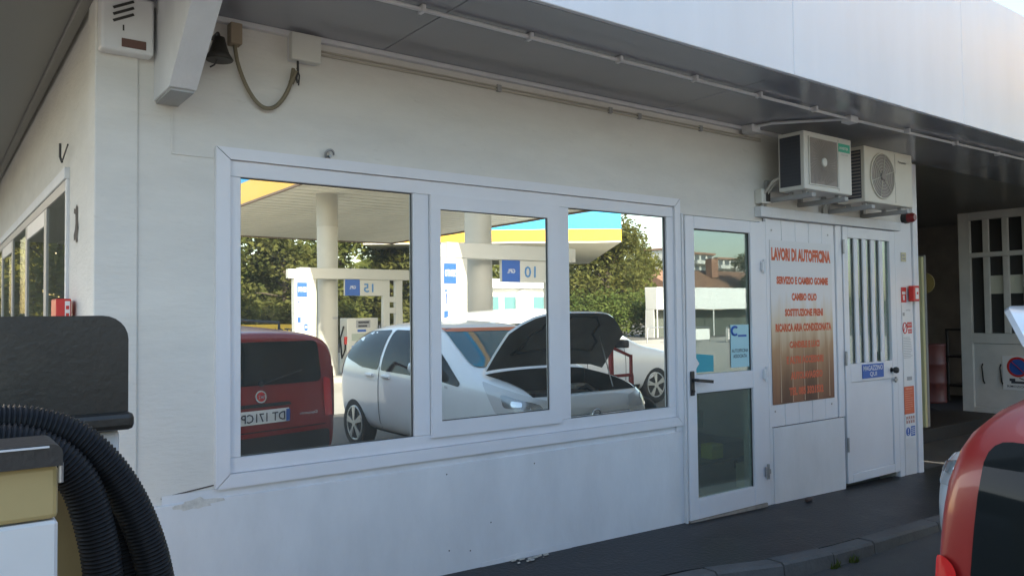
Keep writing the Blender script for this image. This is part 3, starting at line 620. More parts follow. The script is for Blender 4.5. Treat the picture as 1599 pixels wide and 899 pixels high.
# stickers on the glazed door
t = thing('association_poster', 'pale blue poster on the lower right of the door glass reading AUTOFFICINA ASSOCIATA', 'poster', (4.28, -.03, 1.03))
LB = mat('pale blue paper', (.42, .68, .74), .55); TEAL = mat('teal paper', (.05, .36, .45), .55)
obj('sheet', MB().box((4.185, -.0305, 1.045), (4.398, -.0275, 1.36)), LB, t)
obj('lettering', text_mb('AUTOFFICINA', 4.195, 1.155, .19, .026, -.0312), INK, t); obj('lettering', text_mb('ASSOCIATA', 4.21, 1.115, .16, .026, -.0312), INK, t)
arc = MB(); arc.tube([(4.235+.040*math.cos(q), -.0310, 1.315+.030*math.sin(q)) for q in [1.0+k*.35 for k in range(13)]], .009, 5); arc.box((4.27, -.0314, 1.27), (4.37, -.0310, 1.285)); obj('emblem', arc, BLUEP, t)
t = thing('teal_sticker', 'teal sticker with a white arrow corner at the lower left of the door glass', 'sticker', (3.88, -.03, 1.03))
obj('sheet', MB().prism([(3.782, 1.03), (3.985, 1.03), (3.985, 1.145), (3.83, 1.16), (3.782, 1.16)], 'y', -.0305, -.0275), TEAL, t)
obj('white_corner', MB().prism([(3.782, 1.045), (3.828, 1.092), (3.782, 1.150)], 'y', -.0322, -.0308), PAPER, t)
# red fire sign on the side wall by the corner
t = thing('fire_point_sign', 'red box sign with white lettering at the building corner above the black cover', 'sign', (-.04, .7, 1.46))
obj('box', MB().box((-.078, .62, 1.28), (-.0125, .80, 1.557), .004), REDP, t)
obj('lettering', MB().box((-.040, .6175, 1.30), (-.018, .6195, 1.545)), PAPER, t)
tx = MB()
for k in range(6): tx.box((-.036, .6165, 1.325+.036*k), (-.022, .6172, 1.343+.036*k))
obj('print', tx, REDP, t)
# stone and rubble on the pavement
def rubble(cx, cy, cz, s, m, label, cat, nm):
    bm = bmesh.new(); bmesh.ops.create_icosphere(bm, subdivisions=2, radius=1)
    for v in bm.verts:
        k = 1+.3*noise.noise(v.co*1.7+Vector((cx*7, 0, 0))); v.co = Vector((v.co.x*s[0]*k+cx, v.co.y*s[1]*k+cy, max(0, v.co.z*s[2]*k+s[2]*.7)+cz))
    return obj(nm, MB().frombm(bm), m, label=label, cat=cat, loc=(cx, cy, cz))
rubble(5.0, -.11, pz(5.0)-.006, (.045, .02, .018), mat('brown stone', (.10, .07, .06), .8, var=.3, scale=30), 'small brown stone lying on the paving below the poster panel', 'stone', 'loose_stone')
cr_ = MB()
for i in range(16):
    x = 2.3+rnd.uniform(-.14, .14); y = -.06+rnd.uniform(-.035, .03); z = pz(x)+y*.041; s_ = rnd.uniform(.006, .018); h = rnd.uniform(.003, .012)
    cr_.box((x-s_, y-s_*.5, z), (x+s_, y+s_*.5, z+h), .002)
obj('plaster_crumbs', cr_, mat('plaster crumbs', (.5, .47, .42), .9, var=.2, scale=20), label='broken plaster crumbs on the paving at the wall foot', cat='rubble', kind='stuff')

# ------------------------------------------------------------------ office interior seen through the door
t = thing('low_table', 'low dark table standing inside behind the glazed door', 'table', (4.8, .65, .02))
obj('top', MB().box((4.30, .42, .235), (5.5, .95, .26), .004), mat('dark table top', (.12, .13, .10), .4), t)
for x in (4.36, 5.42):
    for y in (.47, .89): obj('leg', MB().box((x-.02, y-.02, .021), (x+.02, y+.02, .2345)), DARKM, t)
YG = mat('yellow green box', (.62, .62, .06), .5)
t = thing('yellow_box', 'small yellow box lying on the low table inside the glazed door', 'box', (4.62, .52, .26)); obj('carton', MB().box((4.55, .46, .261), (4.69, .58, .375), .004), YG, t); obj('flap', MB().box((4.555, .4555, .335), (4.685, .4592, .372)), mat('yellow flap', (.50, .50, .07), .5), t)
t = thing('display_stand', 'dim display stand with a screen on the low table inside the door', 'stand', (4.6, .75, .26)); obj('column', MB().box((4.66, .80, .261), (4.71, .85, .52)), DARKM, t); obj('screen', MB().box((4.55, .77, .46), (4.82, .79, .60), .004), mat('dim screen', (.16, .40, .45), .3), t); obj('top_bin', MB().box((4.58, .80, .61), (4.80, .90, .74), .004), mat('olive bin', (.32, .35, .06), .5), t)
t = thing('beige_cabinet', 'beige filing cabinet low on the right inside the door', 'cabinet', (4.9, .35, .02)); obj('case', MB().box((4.78, .30, .021), (4.92, .41, .215), .004), mat('beige cabinet', (.72, .69, .48), .5), t); obj('drawer', MB().box((4.795, .295, .11), (4.905, .2995, .20), .002), mat('beige cabinet drawer', (.62, .60, .40), .5), t)

# ------------------------------------------------------------------ vacuum station in the foreground
t = thing('vacuum_station', 'coin vacuum station with black cover, tan and white cabinet at the left edge', 'vacuum station', (-.9, -2.2, ZG))
def rbox(x0, x1, y0, y1, z0, z1, r):
    m_ = MB(); P = [(x0, z0), (x1, z0), (x1, z1-r)]+[(x1-r+r*math.cos(q), z1-r+r*math.sin(q)) for q in [i*math.pi/12 for i in range(1, 6)]]+[(x1-r, z1), (x0+r, z1)]+[(x0+r-r*math.sin(q), z1-r+r*math.cos(q)) for q in [i*math.pi/12 for i in range(1, 6)]]+[(x0, z1-r)]
    return m_.prism(P, 'y', y0, y1)
obj('rear_body', MB().box((-1.65, -1.72, ZG), (-.215, -1.30, 1.20), .01), mat('white enamel', (.70, .70, .70), .4, var=.05), t)
obj('cover', rbox(-1.66, -.203, -1.75, -1.28, 1.245, 1.466, .055), COVERM, t)
obj('cover_lip', MB().box((-1.68, -1.775, 1.205), (-.193, -1.26, 1.2445), .012), COVERM, t)
obj('front_body', MB().box((-1.55, -2.29, ZG), (-.335, -1.98, 1.22), .008), TANM, t)
obj('front_panel', MB().box((-1.56, -2.62, 1.213), (-.446, -2.55, 1.279), .006), TANM, t)
obj('lower_panel', MB().box((-1.56, -2.62, ZG+.1), (-.446, -2.552, 1.211), .004), mat('white enamel', (.7, .7, .7), .4), t)
obj('lid', rbox(-1.58, -.443, -2.635, -2.54, 1.280, 1.307, .012), BLACKP, t)
obj('lid_edge', MB().box((-1.57, -2.639, 1.3035), (-.458, -2.6355, 1.3055)), WHITE2, t)
obj('panel_hinge', MB().lathe([(.003, -.012), (.003, .012)], (-.444, -2.625, 1.27), n=8), STEEL, t)
def hose(P, r, pitch):
    P = [Vector(p) for p in P]; D = []
    for i in range(len(P)-1):
        p0 = P[max(i-1, 0)]; p1 = P[i]; p2 = P[i+1]; p3 = P[min(i+2, len(P)-1)]
        for k in range(24):
            q = k/24; D.append(.5*((2*p1)+(p2-p0)*q+(2*p0-5*p1+4*p2-p3)*q*q+(3*p1-p0-3*p2+p3)*q**3))
    D.append(P[-1]); L_ = [0]
    for a, b in zip(D, D[1:]): L_.append(L_[-1]+(b-a).length)
    out = []; rs = []; i = 0; s_ = 0; ph = 0
    while s_ < L_[-1]:
        while L_[i+1] < s_: i += 1
        q = (s_-L_[i])/(L_[i+1]-L_[i]); out.append(D[i].lerp(D[i+1], q)); rs.append(r*(1, 1, .86, .86)[ph % 4]); ph += 1; s_ += pitch/4
    return MB().tube(out, rs, 14)
obj('hose', hose([(-1.2, -2.40, 1.15), (-.85, -2.40, 1.29), (-.62, -2.40, 1.314), (-.539, -2.4, 1.314), (-.494, -2.4, 1.312), (-.455, -2.4, 1.306), (-.409, -2.4, 1.287), (-.371, -2.4, 1.252), (-.335, -2.4, 1.199), (-.305, -2.4, 1.13), (-.285, -2.4, 1.053), (-.275, -2.4, .96), (-.27, -2.4, .75), (-.28, -2.4, .4), (-.3, -2.42, .05)], .0272, .0062), HOSEM, t)
obj('hose', hose([(-1.2, -2.46, 1.10), (-.86, -2.45, 1.26), (-.62, -2.44, 1.293), (-.54, -2.44, 1.293), (-.496, -2.44, 1.29), (-.458, -2.44, 1.28), (-.422, -2.44, 1.255), (-.395, -2.44, 1.214), (-.376, -2.44, 1.147), (-.366, -2.44, 1.081), (-.362, -2.44, 1.0), (-.36, -2.44, .75), (-.37, -2.46, .4), (-.4, -2.5, .05)], .0272, .0062), HOSEM, t)
obj('hose', hose([(-.52, -2.34, 1.24), (-.441, -2.34, 1.263), (-.39, -2.34, 1.24), (-.353, -2.34, 1.193), (-.328, -2.34, 1.128), (-.316, -2.34, 1.045), (-.312, -2.34, .96), (-.312, -2.34, .75), (-.32, -2.34, .3)], .0265, .0062), HOSEM, t)

# ------------------------------------------------------------------ yard at the right of the building
gt = thing('barred_gate', 'tall white barred gate with solid lower panels at the yard end', 'gate', (11.2, .5, ZG))
gx = 11.2; GW = mat('gate paint', (.66, .645, .61), .55, var=.1, scale=4)
def gbox(y0, y1, z0, z1, d0=.0, d1=.06, ch=.004): return MB().box((gx-d1, y0, z0), (gx-d0, y1, z1), ch)
obj('frame_bar', gbox(1.28, 1.43, ZG, 2.80), GW, gt); obj('frame_bar', gbox(-2.5, 1.279, 2.69, 2.80), GW, gt); obj('frame_bar', gbox(-2.5, 1.279, 2.17, 2.235), GW, gt)
obj('frame_bar', gbox(-2.5, 1.279, .98, 1.12), GW, gt); obj('frame_bar', gbox(-2.5, 1.279, ZG, .1), GW, gt)
yv = 1.279-.165
while yv > -2.4:
    obj('gate_bar', gbox(yv-.075, yv, 2.236, 2.689, .005, .05), GW, gt); obj('gate_bar', gbox(yv-.075, yv, 1.121, 2.169, .005, .05), GW, gt); yv -= .245
for a in (.35, -.60, -1.55, -2.5): obj('lower_panel', gbox(a+.012, a+.918, .105, .975, .012, .045), GW, gt)
for y_ in (1.16, .93): obj('handle', MB().tube([(gx-.045, y_, .70), (gx-.075, y_, .66), (gx-.075, y_-.015, .47), (gx-.045, y_-.02, .43)], .009, 6), DARKM, gt)
obj('glazing', MB().box((gx+.0, -2.5, 1.0), (gx+.006, 1.279, 2.75)), mat('dim glazing', (.05, .05, .05), .25), gt)
obj('painted_lit_panes', MB().box((gx-.002, -.1, 1.66), (gx-.0006, 1.10, 1.91)), mat('lit pane paint', (.62, .62, .52), .5), gt)  # pale sheet painted to look like lit panes between the bars
SY, SZ_ = 0.718, 0.613
t = thing('no_parking_sign', 'white no parking sign with blue disc, red ring and tow truck on the gate', 'sign', (gx, SY, SZ_-.22))
obj('plate', MB().box((gx-.058, SY-.19, SZ_-.25), (gx-.0525, SY+.19, SZ_+.21), .002), PAPER, t)
def disc(y, z, r_, x, n=28): return MB().lathe([(r_, -.0012), (r_, 0)], (x, y, z), 'x', n, False)
obj('red_ring', disc(SY, SZ_+.06, .135, gx-.0585), REDP, t); obj('blue_disc', disc(SY, SZ_+.06, .105, gx-.060), BLUEP, t)
obj('red_slash', MB().bar((gx-.0625, SY+.08, SZ_+.14), (gx-.0625, SY-.08, SZ_-.02), .035, .002), REDP, t)
tw = MB().box((gx-.0600, SY-.135, SZ_-.16), (gx-.0588, SY+.085, SZ_-.13)); tw.box((gx-.0601, SY+.035, SZ_-.13), (gx-.0589, SY+.105, SZ_-.095)); tw.bar((gx-.0595, SY-.135, SZ_-.13), (gx-.0595, SY-.015, SZ_-.085), .001, .012); obj('tow_pictogram', tw, INK, t)
obj('lettering', text_mb('RIMOZIONE', SY+.135, SZ_-.215, .26, .03, gx-.0600, -1, 'x'), INK, t)
yd = thing('yard_wall', 'dark rendered wall closing the covered yard behind the gate', 'wall', (13, 3, ZG))
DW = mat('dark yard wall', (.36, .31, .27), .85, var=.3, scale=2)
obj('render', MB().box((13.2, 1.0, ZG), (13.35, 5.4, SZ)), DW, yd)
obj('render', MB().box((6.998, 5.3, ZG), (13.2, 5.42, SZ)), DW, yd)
t = thing('yellow_door', 'pale yellow door leaf standing open at the end of the building', 'door', (9.2, 1.0, 0))
obj('leaf', MB().box((9.15, .98, .03), (9.20, 1.42, 2.10), .004), mat('pale yellow paint', (.72, .70, .40), .45, var=.05), t); obj('door_frame', MB().box((9.21, .98, .03), (9.26, 1.45, 2.12), .004), GREYM, t)
obj('yard_step', MB().box((8.6, .9, ZG-.02), (13.19, 5.29, .03), .01), mat('dark step', (.045, .043, .042), .7, var=.2), kind='structure', loc=(8.6, .9, ZG))
t = thing('round_disc_stand', 'dull yellow round disc on a thin dark stand in the covered yard', 'stand', (10.9, 1.75, .03))
obj('disc', MB().lathe([(.15, 0), (.15, .02)], (10.88, 1.80, 1.83), 'x', 24, False), mat('dull yellow disc', (.42, .32, .12), .6), t); obj('pole', MB().rod((10.92, 1.80, .031), (10.92, 1.80, 1.70), .02), DARKM, t); obj('base', MB().lathe([(.16, .031), (.03, .07)], (10.92, 1.80, 0), 'z', 16), DARKM, t)
t = thing('oil_drum', 'dark red oil drum standing in the shade of the covered yard', 'drum', (12.2, 2.6, .03))
obj('barrel', MB().lathe([(.28, .031), (.29, .05), (.28, .07), (.28, .32), (.292, .34), (.28, .36), (.28, .6), (.292, .62), (.28, .64), (.28, .90), (.29, .92), (.27, .925)], (11.9, 2.3, 0), 'z', 28), mat('dull red drum', (.16, .035, .03), .5, var=.2), t)
t = thing('tool_trolley', 'dark metal tool trolley against the shaded yard wall', 'trolley', (12.6, 2.0, .03))
tr_ = MB()
for a in (12.3, 12.85):
    for b in (1.75, 2.15): tr_.rod((a, b, .031), (a, b, 1.15), .02)
obj('frame', tr_, DARKM, t)
for z in (.25, .7, 1.12): obj('shelf', MB().box((12.28, 1.73, z), (12.87, 2.17, z+.03), .004), DARKM, t)
# ------------------------------------------------------------------ cars
GLS = mat('car glass', (.010, .013, .014), .06, spec=.2)
GLT = mat('windscreen glass', (.03, .10, .13), .05, spec=.9)
REDC = mat('red car paint', (.23, .011, .010), .34, coat=.35, var=.06, scale=3)
WHC = mat('white car paint', (.83, .85, .86), .28, coat=.8)
RUB = mat('tyre rubber', (.02, .02, .02), .8, bump=.2)
ALLOY = mat('alloy rim', (.48, .49, .50), .35, .7)
TRIM = mat('black car trim', (.018, .018, .019), .55)
SEAM = mat('panel gap', (.02, .02, .02), .8)
LRED = mat('tail lamp red', (.55, .012, .01), .12, coat=.5)
LCLR = mat('lamp lens', (.62, .63, .64), .10, coat=1)
def car_body(stations, arches, cutbox=None):
    mb = MB(); sec = []
    for (x, zb, ze, zt, wl, wb, wt) in stations:
        h = [(wl*.80, zb), (wl, zb+.07), ((wl+wb)/2+.012, (zb+ze)/2), (wb, ze), (wb*.45+wt*.55+.015, ze+(zt-ze)*.55), (wt, zt-.055*min(1, (zt-ze)*4)), (wt*.55, zt-.008)]
        sec.append([(x, -a, b) for a, b in h]+[(x, 0, zt)]+[(x, a, b) for a, b in reversed(h)]+[(x, 0, zb-.005)])
    n = len(sec[0]); 
    for s_ in sec: mb.v += [Vector(p) for p in s_]
    for i in range(len(sec)-1):
        for k in range(n): mb.f.append((i*n+k, i*n+(k+1) % n, (i+1)*n+(k+1) % n, (i+1)*n+k))
    for base, rev in ((0, True), ((len(sec)-1)*n, False)):
        # ladder fill: right k=0..6, top 7, left 8..14, bottom 15
        F = [(base+15, base+0, base+14)]
        for k in range(6): F.append((base+k, base+k+1, base+13-k, base+14-k))
        F.append((base+6, base+7, base+8)); mb.f += F
    mb.sm = [True]*len(mb.f)
    o = bpy.data.objects.new('tmp', mesh('tmp', mb, MATS['white car paint'])); COL.objects.link(o)
    sub = o.modifiers.new('s', 'SUBSURF'); sub.levels = 2; sub.render_levels = 2
    cutters = []
    def cutter(c):
        me = mesh('c', c, TRIM); q = bpy.data.objects.new('c', me); COL.objects.link(q); cutters.append(q)
        bo = o.modifiers.new('b', 'BOOLEAN'); bo.object = q; bo.operation = 'DIFFERENCE'; bo.solver = 'MANIFOLD'
    for (x, r) in arches:
        for s_ in (1, -1): cutter(MB().lathe([(r, s_*.50), (r, s_*1.3)], (x, 0, .30), 'y', 28))
    dg = bpy.context.evaluated_depsgraph_get()
    for md in o.modifiers:
        if md.type == 'BOOLEAN': md.show_viewport = False
    bpy.context.view_layer.update(); dg = bpy.context.evaluated_depsgraph_get()
    m0 = bpy.data.meshes.new_from_object(o.evaluated_get(dg)); bv = BVHTree.FromPolygons([v.co.copy() for v in m0.vertices], [tuple(p.vertices) for p in m0.polygons])
    if cutbox: cutter(cutbox)
    for md in o.modifiers: md.show_viewport = True
    bpy.context.view_layer.update(); dg = bpy.context.evaluated_depsgraph_get()
    me = bpy.data.meshes.new_from_object(o.evaluated_get(dg))
    for q in cutters: bpy.data.objects.remove(q)
    bpy.data.objects.remove(o)
    return me, bv
def rounded(P, r, n=4):
    P = [Vector(p) for p in P]; out = []
    for i, p in enumerate(P):
        a = P[i-1]; b = P[(i+1) % len(P)]; da = (a-p); db = (b-p); ra = min(r, da.length*.45); rb = min(r, db.length*.45)
        A = p+da.normalized()*ra; B = p+db.normalized()*rb
        for k in range(n+1):
            t = k/n; out.append((1-t)**2*A+2*t*(1-t)*p+t*t*B)
    return out
def patch(bv, P, view, off=.004, r=.03, cuts=5):
    """polygon in the plane seen along a view ('L','R' sides: x,z; 'B','F': y,z; 'T': x,y) laid on the body"""
    P = rounded(P, r) if r else [Vector(p) for p in P]
    O, D = {'L': (lambda u, v: Vector((u, 3, v)), Vector((0, -1, 0))), 'R': (lambda u, v: Vector((u, -3, v)), Vector((0, 1, 0))), 'B': (lambda u, v: Vector((-3, u, v)), Vector((1, 0, 0))), 'F': (lambda u, v: Vector((9, u, v)), Vector((-1, 0, 0))), 'T': (lambda u, v: Vector((u, v, 4)), Vector((0, 0, -1))),
            'FL': (lambda u, v: Vector((9, 0, v))+Vector((-.6, .8, 0))*u, Vector((-.8, -.6, 0))), 'FR': (lambda u, v: Vector((9, 0, v))+Vector((-.6, -.8, 0))*u, Vector((-.8, .6, 0)))}[view]
    bm = bmesh.new(); vs = [bm.verts.new((p[0], p[1], 0)) for p in P]; bm.faces.new(vs)
    xs = [p[0] for p in P]; ys = [p[1] for p in P]
    for k in range(1, cuts+1):
        for co, no in (((min(xs)+(max(xs)-min(xs))*k/(cuts+1), 0, 0), (1, 0, 0)), ((0, min(ys)+(max(ys)-min(ys))*k/(cuts+1), 0), (0, 1, 0))):
            bmesh.ops.bisect_plane(bm, geom=bm.verts[:]+bm.edges[:]+bm.faces[:], plane_co=co, plane_no=no, dist=1e-6)
    last = None
    for v in bm.verts:
        o = O(v.co.x, v.co.y); h = bv.ray_cast(o, D)
        if h[0] is None:
            q = bv.find_nearest(o+D*6 if view not in 'T' else o+D*3); h = (q[0], q[1])
        nr = h[1] if h[1].dot(D) < 0 else -h[1]; v.co = h[0]+nr*off
    mb = MB().frombm(bm, True); return mb
def wheel(root, x, y, r, side, spokes=5):
    mb = MB(); w_ = .095
    mb.lathe([(r*.66, -w_*.8), (r*.86, -w_), (r*.97, -w_*.75), (r, -w_*.3), (r, w_*.3), (r*.97, w_*.75), (r*.86, w_), (r*.66, w_*.8)], (x, y, r), 'y', 28)
    wh = obj('wheel', mb, RUB, root)
    rm = MB(); yo = y+side*w_*.82
    rm.lathe([(r*.68, -.03), (r*.68, .005), (r*.62, .005), (r*.60, -.03)], (x, yo, r), 'y', 28)
    for k in range(spokes):
        a = 2*math.pi*k/spokes+.4
        for da in (-.13, .13): rm.bar((x+r*.14*math.cos(a), yo+side*.006, r+r*.14*math.sin(a)), (x+r*.64*math.cos(a+da), yo, r+r*.64*math.sin(a+da)), .016, .035)
    rm.lathe([(r*.17, -.02), (r*.15, .014*1)], (x, yo, r), 'y', 16)
    obj('rim', rm, ALLOY, wh); obj('hub_shade', MB().lathe([(r*.61, 0), (r*.61, .004)], (x, yo-side*.045, r), 'y', 24, False), TRIM, wh)
def car_root(name, label, loc, heading):
    t = thing(name, label, 'car', loc); t.rotation_euler = (0, 0, math.atan2(heading[1], heading[0])); t['_local'] = 1; return t
_obj = obj
def obj(name, mb, mt, parent=None, *a, **k):     # parts of rotated things are already local
    q = parent
    while q is not None and not q.get('_local'): q = q.parent
    if q is not None:
        o = bpy.data.objects.new(name, mesh(name, mb, mt)); COL.objects.link(o); o.parent = parent; tag(o, k.get('label')); return o
    return _obj(name, mb, mt, parent, *a, **k)
def body_obj(me, paint, t, arches, box=None):
    me.materials.clear(); me.materials.append(paint); me.materials.append(TRIM); me.name = 'body'
    for p in me.polygons:
        c = p.center
        ins = any(math.hypot(c.x-x, c.z-.30) < r+.002 and abs(c.y) > .48 and (abs(p.normal.y) < .35 or abs(c.y) < .52) for x, r in arches)
        if box and box[0]-.002 < c.x < box[1]+.002 and abs(c.y) < .662 and c.z > .548 and (abs(p.normal.x) > .95 or abs(p.normal.y) > .95 or p.normal.z > .97 and c.z < .56): ins = True
        if ins: p.material_index = 1; p.use_smooth = False
    b = bpy.data.objects.new('body', me); COL.objects.link(b); b.parent = t; return b
def mirror_poly(P): return P
# --- red hatchback
t = car_root('red_hatchback', 'dark red hatchback with its driver door open, tail towards the building', (1.785, -3.09, ZG), (-.205, -.979))
st = [(.0, .36, .48, .62, .62, .68, .62), (.03, .30, .58, .82, .71, .745, .69), (.05, .26, .82, .99, .76, .78, .735), (.06, .25, .93, 1.40, .77, .785, .74), (.09, .25, .93, 1.455, .77, .785, .735), (.36, .24, .94, 1.48, .775, .79, .71), (1.2, .22, .94, 1.535, .78, .79, .65), (1.9, .22, .93, 1.52, .78, .79, .62), (2.15, .22, .92, 1.45, .78, .79, .60),
      (2.64, .22, .92, 1.07, .78, .785, .62), (2.85, .22, .90, 1.0, .77, .78, .66), (3.2, .24, .82, .92, .75, .76, .62), (3.45, .28, .66, .80, .66, .70, .56), (3.54, .36, .5, .62, .5, .56, .44)]
me, bv = car_body(st, [(.62, .345), (2.92, .345)]); body_obj(me, REDC, t, [(.62, .345), (2.92, .345)])
obj('rear_window', patch(bv, [(-.64, .985), (.64, .985), (.60, 1.365), (-.60, 1.365)], 'B', .005, .06), GLS, t)
obj('rear_bumper', patch(bv, [(-.70, .30), (.70, .30), (.70, .545), (-.70, .545)], 'B', .012, .05), TRIM, t)
for s_ in (1, -1):
    obj('tail_lamp', patch(bv, [(s_*.655, .66), (s_*.75, .66), (s_*.735, 1.0), (s_*.66, 1.02)], 'B', .008, .02), LRED, t)
    sd_ = 'L' if s_ > 0 else 'R'
    obj('tail_lamp', patch(bv, [(.045, .64), (.13, .66), (.105, 1.10), (.065, 1.12)], sd_, .008, .02), LRED, t)
    obj('side_window', patch(bv, [(.125, .965), (.98, .965), (.98, 1.345), (.145, 1.34)], sd_, .005, .04, 6), GLS, t)
    obj('side_window', patch(bv, [(1.03, .965), (1.60, .965), (1.60, 1.41), (1.03, 1.39)], sd_, .005, .04), GLS, t)
    if s_ < 0: obj('side_window', patch(bv, [(1.66, .965), (2.55, .965), (2.2, 1.33), (1.66, 1.41)], sd_, .005, .04), GLS, t)
    else: obj('door_opening', patch(bv, [(1.52, .32), (2.45, .32), (2.5, .95), (2.2, 1.35), (1.55, 1.40)], sd_, .006, .05), TRIM, t)
    obj('sill_moulding', patch(bv, [(1.0, .50), (2.5, .50), (2.5, .58), (1.0, .58)], sd_, .012, .02, 3), TRIM, t)
    for x_ in (.62, 2.92): wheel(t, x_, s_*.70, .285, s_)
    obj('headlight', patch(bv, [(s_*.40, .64), (s_*.64, .64), (s_*.66, .82), (s_*.46, .80)], 'F', .006, .03), LCLR, t)
obj('windscreen', patch(bv, [(-.60, 1.05), (.60, 1.05), (.54, 1.40), (-.54, 1.40)], 'F', .005, .05), GLS, t)
pl_ = patch(bv, [(-.265, .655), (.265, .655), (.265, .77), (-.265, .77)], 'B', .016, 0, 1); np_ = obj('number_plate', pl_, PAPER, t)
xp = min(v.x for v in pl_.v)-.004
obj('plate_blue_band', MB().box((xp-.0005, .225, .660), (xp+.0005, .262, .765)).box((xp-.0005, -.262, .660), (xp+.0005, -.228, .765)), BLUEP, np_)
obj('plate_lettering', text_mb('DT 171CP', .212, .674, .425, .076, xp-.001, -1, 'x'), INK, np_)
lg = patch(bv, [(.055*math.cos(q), .885+.055*math.sin(q)) for q in [2*math.pi*k/24 for k in range(24)]], 'B', .012, 0, 2); lgo = obj('badge', lg, CHROME, t)
obj('badge_centre', patch(bv, [(.042*math.cos(q), .885+.042*math.sin(q)) for q in [2*math.pi*k/24 for k in range(24)]], 'B', .015, 0, 1), REDP, lgo)
xb = min(v.x for v in lg.v)-.010
obj('badge_lettering', text_mb('FIAT', .034, .870, .068, .030, xb, -1, 'x'), CHROME, lgo)
obj('handle_strip', patch(bv, [(-.30, .795), (.30, .795), (.28, .825), (-.28, .825)], 'B', .012, .012, 2), TRIM, t)
xt = bv.ray_cast(Vector((-3, .5, .72)), Vector((1, 0, 0)))[0].x-.022
obj('model_lettering', text_mb('Dynamic', .56, .69, .19, .032, xt, -1, 'x'), CHROME, t)
obj('hatch_seam', patch(bv, [(-.66, .585), (.66, .585), (.66, .595), (-.66, .595)], 'B', .006, 0, 6), SEAM, t)
wp = MB(); hx = bv.ray_cast(Vector((-3, 0, 1.02)), Vector((1, 0, 0)))[0].x; wp.bar((hx-.02, .02, 1.0), (hx-.005, .42, 1.10), .012, .014); wp.lathe([(.025, 0), (.02, .04)], (hx-.03, 0, 1.0), 'x', 10); obj('rear_wiper', wp, TRIM, t)
rl = MB(); rl.tube([(.62, .55, 1.455), (.62, .55, 1.53), (1.9, .55, 1.57), (1.95, .55, 1.50)], .014, 6); obj('roof_rail', rl, TRIM, t)
rl = MB(); rl.tube([(.62, -.55, 1.455), (.62, -.55, 1.53), (1.9, -.55, 1.57), (1.95, -.55, 1.50)], .014, 6); obj('roof_rail', rl, TRIM, t)
an = MB(); an.tube([(1.95, 0, 1.50), (1.75, 0, 1.85)], .004, 5); obj('aerial', an, TRIM, t)
# open door, hinged at its front edge
dm = MB(); H = Vector((2.40, .80, 0)); 
def dpt(a, z, o=0): q = R(58); return (H.x-a*math.cos(q)-o*math.sin(q), H.y+a*math.sin(q)-o*math.cos(q)*-1, z)
DP = [(.0, .34), (.92, .34), (.98, .60), (.98, .96), (.92, 1.36), (.30, 1.40), (-.10, .98), (-.05, .6)]; WP = [(.06, 1.0), (.90, 1.0), (.86, 1.31), (.36, 1.34)]
dv = []; th = .07
for o_ in (0, th): dv += [dpt(a, z, o_) for a, z in DP]+[dpt(a, z, o_) for a, z in WP]
bm = bmesh.new(); V = [bm.verts.new(v) for v in dv]
for b_ in (0, 12):
    q = V[b_:b_+12]
    for f in ((0, 1, 2, 3, 9, 8, 6, 7), (3, 4, 10, 9), (4, 5, 11, 10), (5, 6, 8, 11)): bm.faces.new([q[i] for i in f])
for i in range(8): bm.faces.new((V[i], V[(i+1) % 8], V[12+(i+1) % 8], V[12+i]))
for i in range(4): bm.faces.new((V[8+i], V[8+(i+1) % 4], V[20+(i+1) % 4], V[20+i]))
do = obj('open_door', dm.frombm(bm), REDC, t); 
obj('door_trim', MB().add([dpt(a, z, -.006) for a, z in ((.06, .40), (.90, .40), (.90, .92), (.06, .92))], [(0, 1, 2, 3)]), TRIM, do)

# --- white compact car with its bonnet up
t = car_root('white_compact_car', 'white compact car with its bonnet up, nose towards the glazed door', (4.40, -5.58, ZG), (0, 1))
st = [(.08, .42, .55, .72, .62, .70, .62), (.12, .32, .72, .98, .74, .79, .68), (.16, .27, .96, 1.20, .79, .83, .68), (.28, .25, 1.00, 1.43, .81, .845, .63), (.8, .23, 1.00, 1.52, .83, .85, .61), (1.6, .22, .98, 1.53, .83, .85, .62), (2.1, .22, .96, 1.49, .83, .85, .60), (2.2, .22, .95, 1.46, .83, .85, .60), (2.94, .22, .93, 1.06, .83, .84, .63),
      (3.04, .22, .92, 1.03, .82, .835, .66), (3.35, .25, .87, 1.00, .81, .83, .68), (3.66, .28, .78, .95, .79, .81, .68), (3.83, .30, .66, .88, .74, .77, .64), (3.90, .38, .56, .72, .62, .66, .54)]
cut = MB().prism([(3.02, .55), (3.75, .55), (3.75, .845), (4.2, .845), (4.2, 1.6), (3.02, 1.6)], 'y', -.66, .66); cut.v = [Vector((v.x, v.y, v.z)) for v in cut.v]
me, bv = car_body(st, [(.55, .345), (3.12, .345)], cut); body_obj(me, WHC, t, [(.55, .345), (3.12, .345)], (3.02, 3.75))
